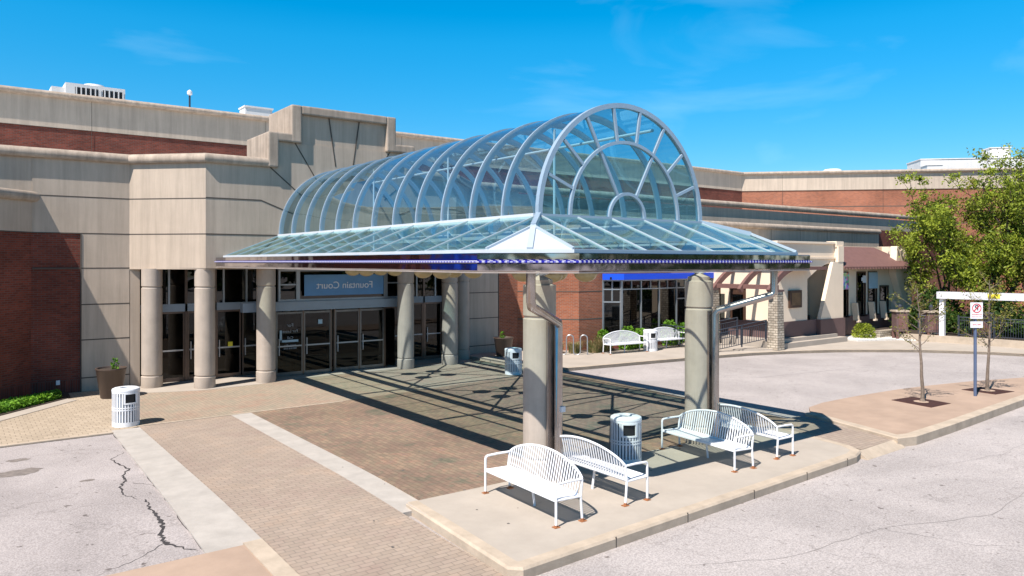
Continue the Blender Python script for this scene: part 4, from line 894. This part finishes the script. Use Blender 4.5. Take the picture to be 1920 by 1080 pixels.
# gravel bed, shrubs, retaining wall
g = MB(); g.prism([(36.6, 20.4), (36.4, 19.6), (38.6, 18.7), (39.3, 17.6), (39.9, 18.4), (42, 19.6), (41.5, 21.2), (36.6, 21.2)], -.1, .17); struct(g.build('gravel_bed', 'gravel'))
small_plant('boxwood_shrub', 'round dark green shrub on white gravel below the restaurant windows', (37.95, 20.1, .15), .75, .62, 1500, 'leaf', .05, 61, 'shrub')
g = MB(); g.box(-1.1, 1.1, -.22, .22, 0, .34); o = g.build('stone_edging', 'stone'); o.location = (39.6, 19.75, .15); tag(o, 'low stone edging wall right of the round shrub', 'low wall')
rw = thing('retaining_wall', 'low concrete retaining wall carrying the iron fence at the right', 'low wall', (39.4, 16, 0))
g = MB(); wallseg(g, (38.9, 18.9), (39.35, 16.2), 0, .42, .35); wallseg(g, (39.35, 16.2), (39.6, 13.0), 0, .42, .35); wallseg(g, (39.6, 13.0), (41.5, 4), 0, .42, .35); o = g.build('wall_body', 'kerb', rw); o.location = (-39.4, -16, 0)
def fence(label, p0, p1, n, z=.42):
    t = thing('iron_fence', label, 'fence', (p0[0], p0[1], z), 0, 'dark iron fence panels on the retaining wall'); b_ = Vector((p1[0]-p0[0], p1[1]-p0[1], 0)); U = Vector((0, 0, 1)); Z = Vector((0, 0, 0))
    g = MB(); g.tube([Z+U*.95, b_+U*.95], .02, 5); g.tube([Z+U*.8, b_+U*.8], .012, 5); g.tube([Z+U*.08, b_+U*.08], .015, 5); g.build('rail', 'iron', t)
    g = MB()
    for i in range(n): q = b_*((i+.5)/n); g.box(q.x-.008, q.x+.008, q.y-.008, q.y+.008, .0, .95)
    g.build('pickets', 'iron', t)
    for q in (Z, b_): g = MB(); g.box(q.x-.03, q.x+.03, q.y-.03, q.y+.03, -.02, 1.05); g.build('post', 'iron', t)
fence('iron fence panel between the two brown pillars', (39.4, 18.0), (39.75, 16.95), 12)
fence('iron fence panel right of the white walkway post', (39.85, 16.3), (40.0, 14.9), 14)
fence('iron fence panel behind the second sapling', (40.05, 14.8), (40.1, 13.3), 14)
fence('iron fence panel running out at the right edge', (40.1, 13.2), (40.6, 10.6), 24)
def pillar(label, x_, y_, rz):
    t = thing('lantern_pillar', label, 'pillar', (x_, y_, .42), rz, 'brown pillars along the fence')
    g = MB(); g.box(-.3, .3, -.26, .26, .12, 1.12); g.build('pillar_body', 'mauve', t, bevel=.02)
    g = MB()
    for a in (-.24, .24):
        for b_ in (-.2, .2): g.box(a-.05, a+.05, b_-.05, b_+.05, -.25, .12)
    g.box(-.2, .2, -.272, -.26, .25, 1.0); g.build('foot', 'broof', t)
    g = MB(); g.box(-.36, .36, -.32, .32, 1.12, 1.2); g.build('cap', 'kerb', t)
    g = MB(); g.lathe([(0, 1.2), (.05, 1.2), (.05, 1.24), (.11, 1.32), (.12, 1.42), (.04, 1.5), (0, 1.52)], (0, 0, 0), 10); g.build('finial', 'iron', t, smooth=True); return t
q = pillar('brown lantern pillar beside the flared cream end wall', 39.0, 18.75, R(-37))
dup(q, (39.75, 17.55, .42), R(-37), 'brown lantern pillar just left of the white walkway post'); dup(q, (40.6, 15.55, .42), R(-37), 'brown lantern pillar behind the no parking sign')
# covered walkway beam
cw = thing('walkway_canopy', 'long white walkway beam on a post with a small yellow sign', 'walkway canopy', (39.6, 16.95, 0))
g = MB(); g.box(-.11, .11, -.11, .11, .0, 2.5); g.build('post', 'signw', cw, bevel=.01)
dv = Vector((.9, -5.6, 0)).normalized(); rz_ = math.atan2(dv.y, dv.x)
g = MB(); g.obox((dv.x*3.6, dv.y*3.6, 2.44), (7.6, .5, .34), rz_); g.build('beam', plain('weathered_white_beam', (.60, .60, .62), .5, var=.08), cw)
g = MB(); g.box(dv.x*7-.1, dv.x*7+.1, dv.y*7-.1, dv.y*7+.1, 0, 2.27); g.build('post', 'signw', cw)
g = MB(); g.obox((dv.x*2.3-.27, dv.y*2.3-.0, 2.46), (.5, .02, .2), rz_); g.build('yellow_sign', 'yellow', cw)

# ================================================================ SIGN, GRATES
sn = thing('no_parking_sign', 'blue post with mirrored no parking sign and small plate below it', 'sign', (24.65, 9.62, .06), R(-37))
g = MB(); g.tube([(0, 0, 0), (0, 0, 2.5)], .045, 8); g.build('post', 'pole', sn)
g = MB(); g.box(-.185, .185, -.075, -.06, 2.33, 2.82); pl = g.build('sign_panel', 'signw', sn, bevel=.004)
g = MB(); g.box(-.185, .185, -.075, -.06, 2.06, 2.25); pl2 = g.build('sign_panel', 'signw', sn, bevel=.004)
g = MB(); vs = []
for i in range(28):
    a = 2*math.pi*i/28
    for r_ in (.115, .14): vs.append((r_*math.cos(a), -.08, 2.65+r_*math.sin(a)))
g.add(vs, [(2*i, 2*i+1, (2*i+3) % 56, (2*i+2) % 56) for i in range(28)]); g.bar((-.09, -.081, 2.56), (.09, -.081, 2.74), .002, .028, up=Vector((-1, 0, 1))); g.build('ban_ring', 'red', pl, auto=False)
text('letter', 'P', .22, 'black', pl, (0, -.0785, 2.655), bold=.004, ext=.001)
text('letter', 'NO PARKING', .05, 'red', pl, (0, -.0785, 2.46), ext=.001); text('letter', 'TOW AWAY ZONE', .034, 'red', pl, (0, -.0785, 2.39), ext=.001)
text('letter', 'FIRE LANE', .055, 'red', pl2, (0, -.0785, 2.155), ext=.001)
def grate(label, poly):
    cx = sum(p_[0] for p_ in poly)/4; cy = sum(p_[1] for p_ in poly)/4
    t = thing('tree_grate', label, 'tree grate', (cx, cy, .06), 0, 'rusty square tree grates')
    g = MB(); g.prism([(a-cx, b_-cy) for a, b_ in poly], -.02, .008); g.build('grate_plate', 'grate', t)
    g = MB()
    for i in range(9):
        f = (i+.5)/9; a = [poly[0][k]*(1-f)+poly[1][k]*f for k in (0, 1)]; b_ = [poly[3][k]*(1-f)+poly[2][k]*f for k in (0, 1)]
        g.bar((a[0]-cx, a[1]-cy, .010), (b_[0]-cx, b_[1]-cy, .010), .03, .006)
    g.build('grate_slots', 'black', t); g = MB(); g.lathe([(0, .016), (.2, .014)], (0, 0, 0), 14); g.build('soil', plain('grate_soil', (.45, .33, .24), .9), t)
grate('rusty tree grate around the nearer bare sapling', [(21.95, 10.8), (23.0, 10.68), (22.78, 9.52), (21.7, 9.58)])
grate('rusty tree grate around the sapling behind the sign post', [(25.5, 10.35), (26.55, 10.2), (26.45, 9.2), (25.4, 9.35)])
grate('rusty tree grate at the far right edge of the island', [(31.2, 10.0), (32.2, 9.9), (32.1, 9.3), (31.1, 9.35)])

# ================================================================ TREES
def grow(rnd, mb, p, d, L_, r, depth, tips, spread=.6, up=.25, seg=3, minr=.004, kids=(2, 3)):
    pts = [Vector(p)]; rs_ = [r]; d = Vector(d).normalized()
    for i in range(seg):
        d = (d+Vector((rnd.gauss(0, .12), rnd.gauss(0, .12), rnd.gauss(0, .08)+up*.1))).normalized(); pts.append(pts[-1]+d*L_/seg); rs_.append(r*(1-.35*(i+1)/seg))
    mb.tube(pts, rs_, 5 if r > .02 else 3, False)
    tips.append((pts[-1], depth))
    if depth == 0: return
    tips.append((pts[len(pts)//2], depth))
    for k_ in range(rnd.randint(*kids)):
        a = rnd.uniform(0, 6.28); q = Vector((math.cos(a), math.sin(a), 0)); nd = (d+q*spread*rnd.uniform(.6, 1.3)+Vector((0, 0, up))).normalized()
        st_ = pts[-1] if k_ == 0 else pts[rnd.randint(1, len(pts)-1)]
        grow(rnd, mb, st_, nd, L_*rnd.uniform(.62, .85), max(minr, r*rnd.uniform(.5, .65)), depth-1, tips, spread, up, seg, minr, kids)
def big_tree(label, x_, y_, H, rad, seed, mat, nleaf, size=.13, trunks=3, group='leafy trees beyond the iron fence', z0=.2, dark=None, fill=0.):
    rnd = random.Random(seed); t = thing('tree', label, 'tree', (x_, y_, z0), 0, group); mb = MB(); tips = []
    for k_ in range(trunks):
        a = rnd.uniform(0, 6.28); d = Vector((math.cos(a)*.22, math.sin(a)*.22, 1))
        grow(rnd, mb, (math.cos(a)*.15, math.sin(a)*.15, 0), d, H*.30, .11 if trunks > 1 else .15, 4, tips, .62, .28, 4, .008, (2, 3))
    mz = max(q[0].z for q in tips); sc = H*.97/mz; mr_ = sorted(math.hypot(q[0].x, q[0].y) for q in tips)[int(len(tips)*.93)]; sr = rad/mr_
    mb.v = [(v[0]*sr if v[2] > H*.1 else v[0], v[1]*sr if v[2] > H*.1 else v[1], v[2]*sc) for v in mb.v]
    mb.build('trunk', 'barkd', t, smooth=True)
    tp = [(Vector((q.x*sr, q.y*sr, q.z*sc)), dd_) for q, dd_ in tips if dd_ <= 2 and q.z*sc > H*.24]
    pts = []; cl_ = [(q, rnd.uniform(.35, 1.25)*rad*.10) for q, _ in tp]
    for i in range(nleaf):
        q, s_ = cl_[rnd.randrange(len(cl_))]; pts.append((q+Vector((rnd.gauss(0, s_), rnd.gauss(0, s_), rnd.gauss(0, s_*.75))), 1))
    if fill:
        for i in range(int(nleaf*fill)):
            a = rnd.uniform(0, 6.28); rr = rad*.9*math.sqrt(rnd.random()); zz = rnd.uniform(.08, .72)*H; pts.append((Vector((rr*math.cos(a), rr*math.sin(a), zz)), 1))
    leaf_mesh(pts, size, rnd).build('crown', mat, t, auto=False); return t
big_tree('bushy light green tree standing right behind the flared cream wall', 44.7, 18.7, 9.0, 2.45, 11, 'leaf', 15000, .085, 3, fill=.03)
big_tree('tallest yellow green tree at the right edge', 45.6, 14.6, 10.6, 2.8, 13, 'leaf', 15000, .085, 3, fill=.03)
big_tree('olive toned thinner tree between the two brightest trees', 47.2, 17.4, 9.0, 2.6, 14, 'leaf2', 11000, .085, 2, fill=.03)
big_tree('dark lower tree rising directly behind the white walkway beam', 44.0, 16.6, 5.6, 2.2, 17, 'leaf', 8000, .09, 2, fill=.12)
big_tree('rounded low tree right of the beam post, behind the fence', 43.6, 13.4, 5.0, 2.2, 19, 'leaf2', 8000, .09, 2, fill=.12)
# hedge mass behind the fence
rnd = random.Random(9); pts = []
for i in range(13000):
    u = rnd.random(); x_ = 41.6+rnd.uniform(0, 2.5); y_ = 20.6-u*12; pts.append(((x_, y_, .3+rnd.random()*(1.6+.8*math.sin(y_*2.1))), 1))
tag(leaf_mesh(pts, .12, rnd).build('undergrowth', 'leafd', auto=False), 'dark leafy undergrowth filling the ground behind the fence', 'undergrowth', kind='stuff')
struct(MB().prism([(39.7, 21), (39.5, 16), (40, 13), (41.8, 4), (62, 4), (60, 30), (45, 30)], -.1, .40).build('planting_bed', 'soil'))
def sapling(label, x_, y_, H, seed, nleaf, bare):
    rnd = random.Random(seed); t = thing('sapling', label, 'sapling', (x_, y_, .07), 0, 'young street saplings on the island'); mb = MB(); tips = []
    pts = [Vector((0, 0, 0))]; rs_ = [.055]
    n = 9
    for i in range(n): pts.append(pts[-1]+Vector((rnd.gauss(0, .02), rnd.gauss(0, .02), H*.92/n))); rs_.append(.055*(1-.86*(i+1)/n))
    mb.tube(pts, rs_, 7); mb.lathe([(.09, 0), (.06, .06), (.055, .12)], (0, 0, 0), 7)
    lo = .36 if not bare else .42
    for k_ in range(17):
        f = lo+(1-lo)*k_/17; i = min(n-1, int(f*n)); q = pts[i].lerp(pts[i+1], f*n-i); a = k_*2.4+rnd.random(); L_ = (.62 if f < .8 else .4)*(1.15-f*.6)
        grow(rnd, mb, q, (math.cos(a), math.sin(a), .75), L_, .013, 2, tips, .5, .2, 3, .004, (1, 3))
    mb.build('trunk', 'bark', t)
    lp = []
    for i in range(nleaf):
        q, _ = tips[rnd.randrange(len(tips))]; lp.append((q+Vector((rnd.gauss(0, .05), rnd.gauss(0, .05), rnd.gauss(0, .05))), 1))
    leaf_mesh(lp, .034, rnd).build('crown', 'leaf2', t, auto=False)
sapling('nearly bare sapling in the nearer rusty grate', 22.45, 10.15, 3.55, 31, 700, True)
sapling('sparsely leafed sapling behind and right of the sign', 25.95, 9.78, 3.75, 33, 1100, False)
# woodland and car park seen only in reflections / beyond the camera
rnd = random.Random(77); pts = []
for i in range(9000):
    a = rnd.uniform(R(150), R(350)); rr = 75+rnd.uniform(-4, 4); pts.append(((8+rr*math.cos(a), 10+rr*math.sin(a), rnd.random()**.7*(7+3*math.sin(a*14)+2*math.sin(a*37))), 1))
tag(leaf_mesh(pts, 1.3, rnd).build('distant_woods', 'leafd', auto=False), 'distant belt of trees across the car park', 'woods', kind='stuff')

# ================================================================ ROOFTOP THINGS
ac = thing('rooftop_air_conditioner', 'white louvred air conditioning unit on the roof at the upper left', 'air conditioner', (5.25, 42, 10.4))
g = MB(); g.box(-.95, 1.6, -1, 1, 0, 2.22); g.build('casing', 'roofw', ac)
g = MB()
for a, b_ in ((-.55, .42), (.62, 1.5)): g.box(a, b_, -1.02, -1.0, 1.15, 2.05)
g.build('louvre_opening', 'black', ac)
g = MB()
for i in range(11): x_ = -.5+.2*i; g.box(x_-.025, x_+.025, -1.06, -1.02, 1.12, 2.08)
g.build('louvre_bars', 'roofw', ac); g = MB(); g.lathe([(0, 2.42), (.45, 2.38), (.52, 2.22)], (.35, -.2, 0), 18); g.build('fan_cowl', 'roofw', ac, smooth=True)
g = MB(); g.box(-1.5, -.95, -.8, .6, .8, 2.0); g.build('duct_hood', 'roofw', ac)
def roofbox(label, c_, d, cat='rooftop unit', group='white boxes on the roof', nm='rooftop_unit'):
    g = MB(); g.box(-d[0]/2, d[0]/2, -d[1]/2, d[1]/2, 0, d[2]); g.box(-d[0]/2-.05, d[0]/2+.05, -d[1]/2-.05, d[1]/2+.05, d[2], d[2]+.08); o = g.build(nm, 'roofw'); o.location = c_; return tag(o, label, cat, group)
roofbox('white rooftop box just left of the stepped gable', (13.6, 42, 10.4), (1.5, 1.0, 2.2)); 
lp_ = thing('rooftop_light_pole', 'thin pole with round lamp head above the left roof edge', 'light pole', (10.1, 42, 10.4)); g = MB(); g.tube([(0, 0, 0), (0, 0, 2.6)], .05, 6); g.build('pole', 'iron', lp_); g = MB(); g.lathe([(0, 2.5), (.13, 2.6), (.13, 2.75), (0, 2.85)], (0, 0, 0), 10); g.build('lamp_head', 'signw', lp_)
def dome(label, c_, r_):
    t = thing('roof_vent', label, 'roof vent', c_, 0, 'white domed vents on the right roof'); g = MB(); g.lathe([(r_*.8, 0), (r_*.8, .5), (r_, .55), (r_, .8), (r_*.7, .98), (0, 1.0)], (0, 0, 0), 18); g.build('vent_cowl', 'roofw', t, smooth=True)
dome('low white roof vent above the corner of the right brick storey', (56.2, 37.9, 10.55), .8); dome('largest white roof vent along the right roofline', (58.9, 33.9, 10.85), .85); dome('flat white roof vent half behind the tree tops', (62.6, 30.5, 10.6), .85)
pk = roofbox('long white rooftop enclosure behind the tree tops at the right', (70.6, 27.0, 10.3), (11, 3, 2.45)); pk.rotation_euler = (0, 0, R(-45))
pk = roofbox('small white penthouse on top of the long rooftop enclosure', (71.3, 26.2, 12.8), (1.6, 1.5, .9)); pk.rotation_euler = (0, 0, R(-45))
pk = roofbox('low white rooftop box left of the long enclosure', (65.6, 28.9, 10.3), (1.2, 1.2, 1.8)); pk.rotation_euler = (0, 0, R(-45))
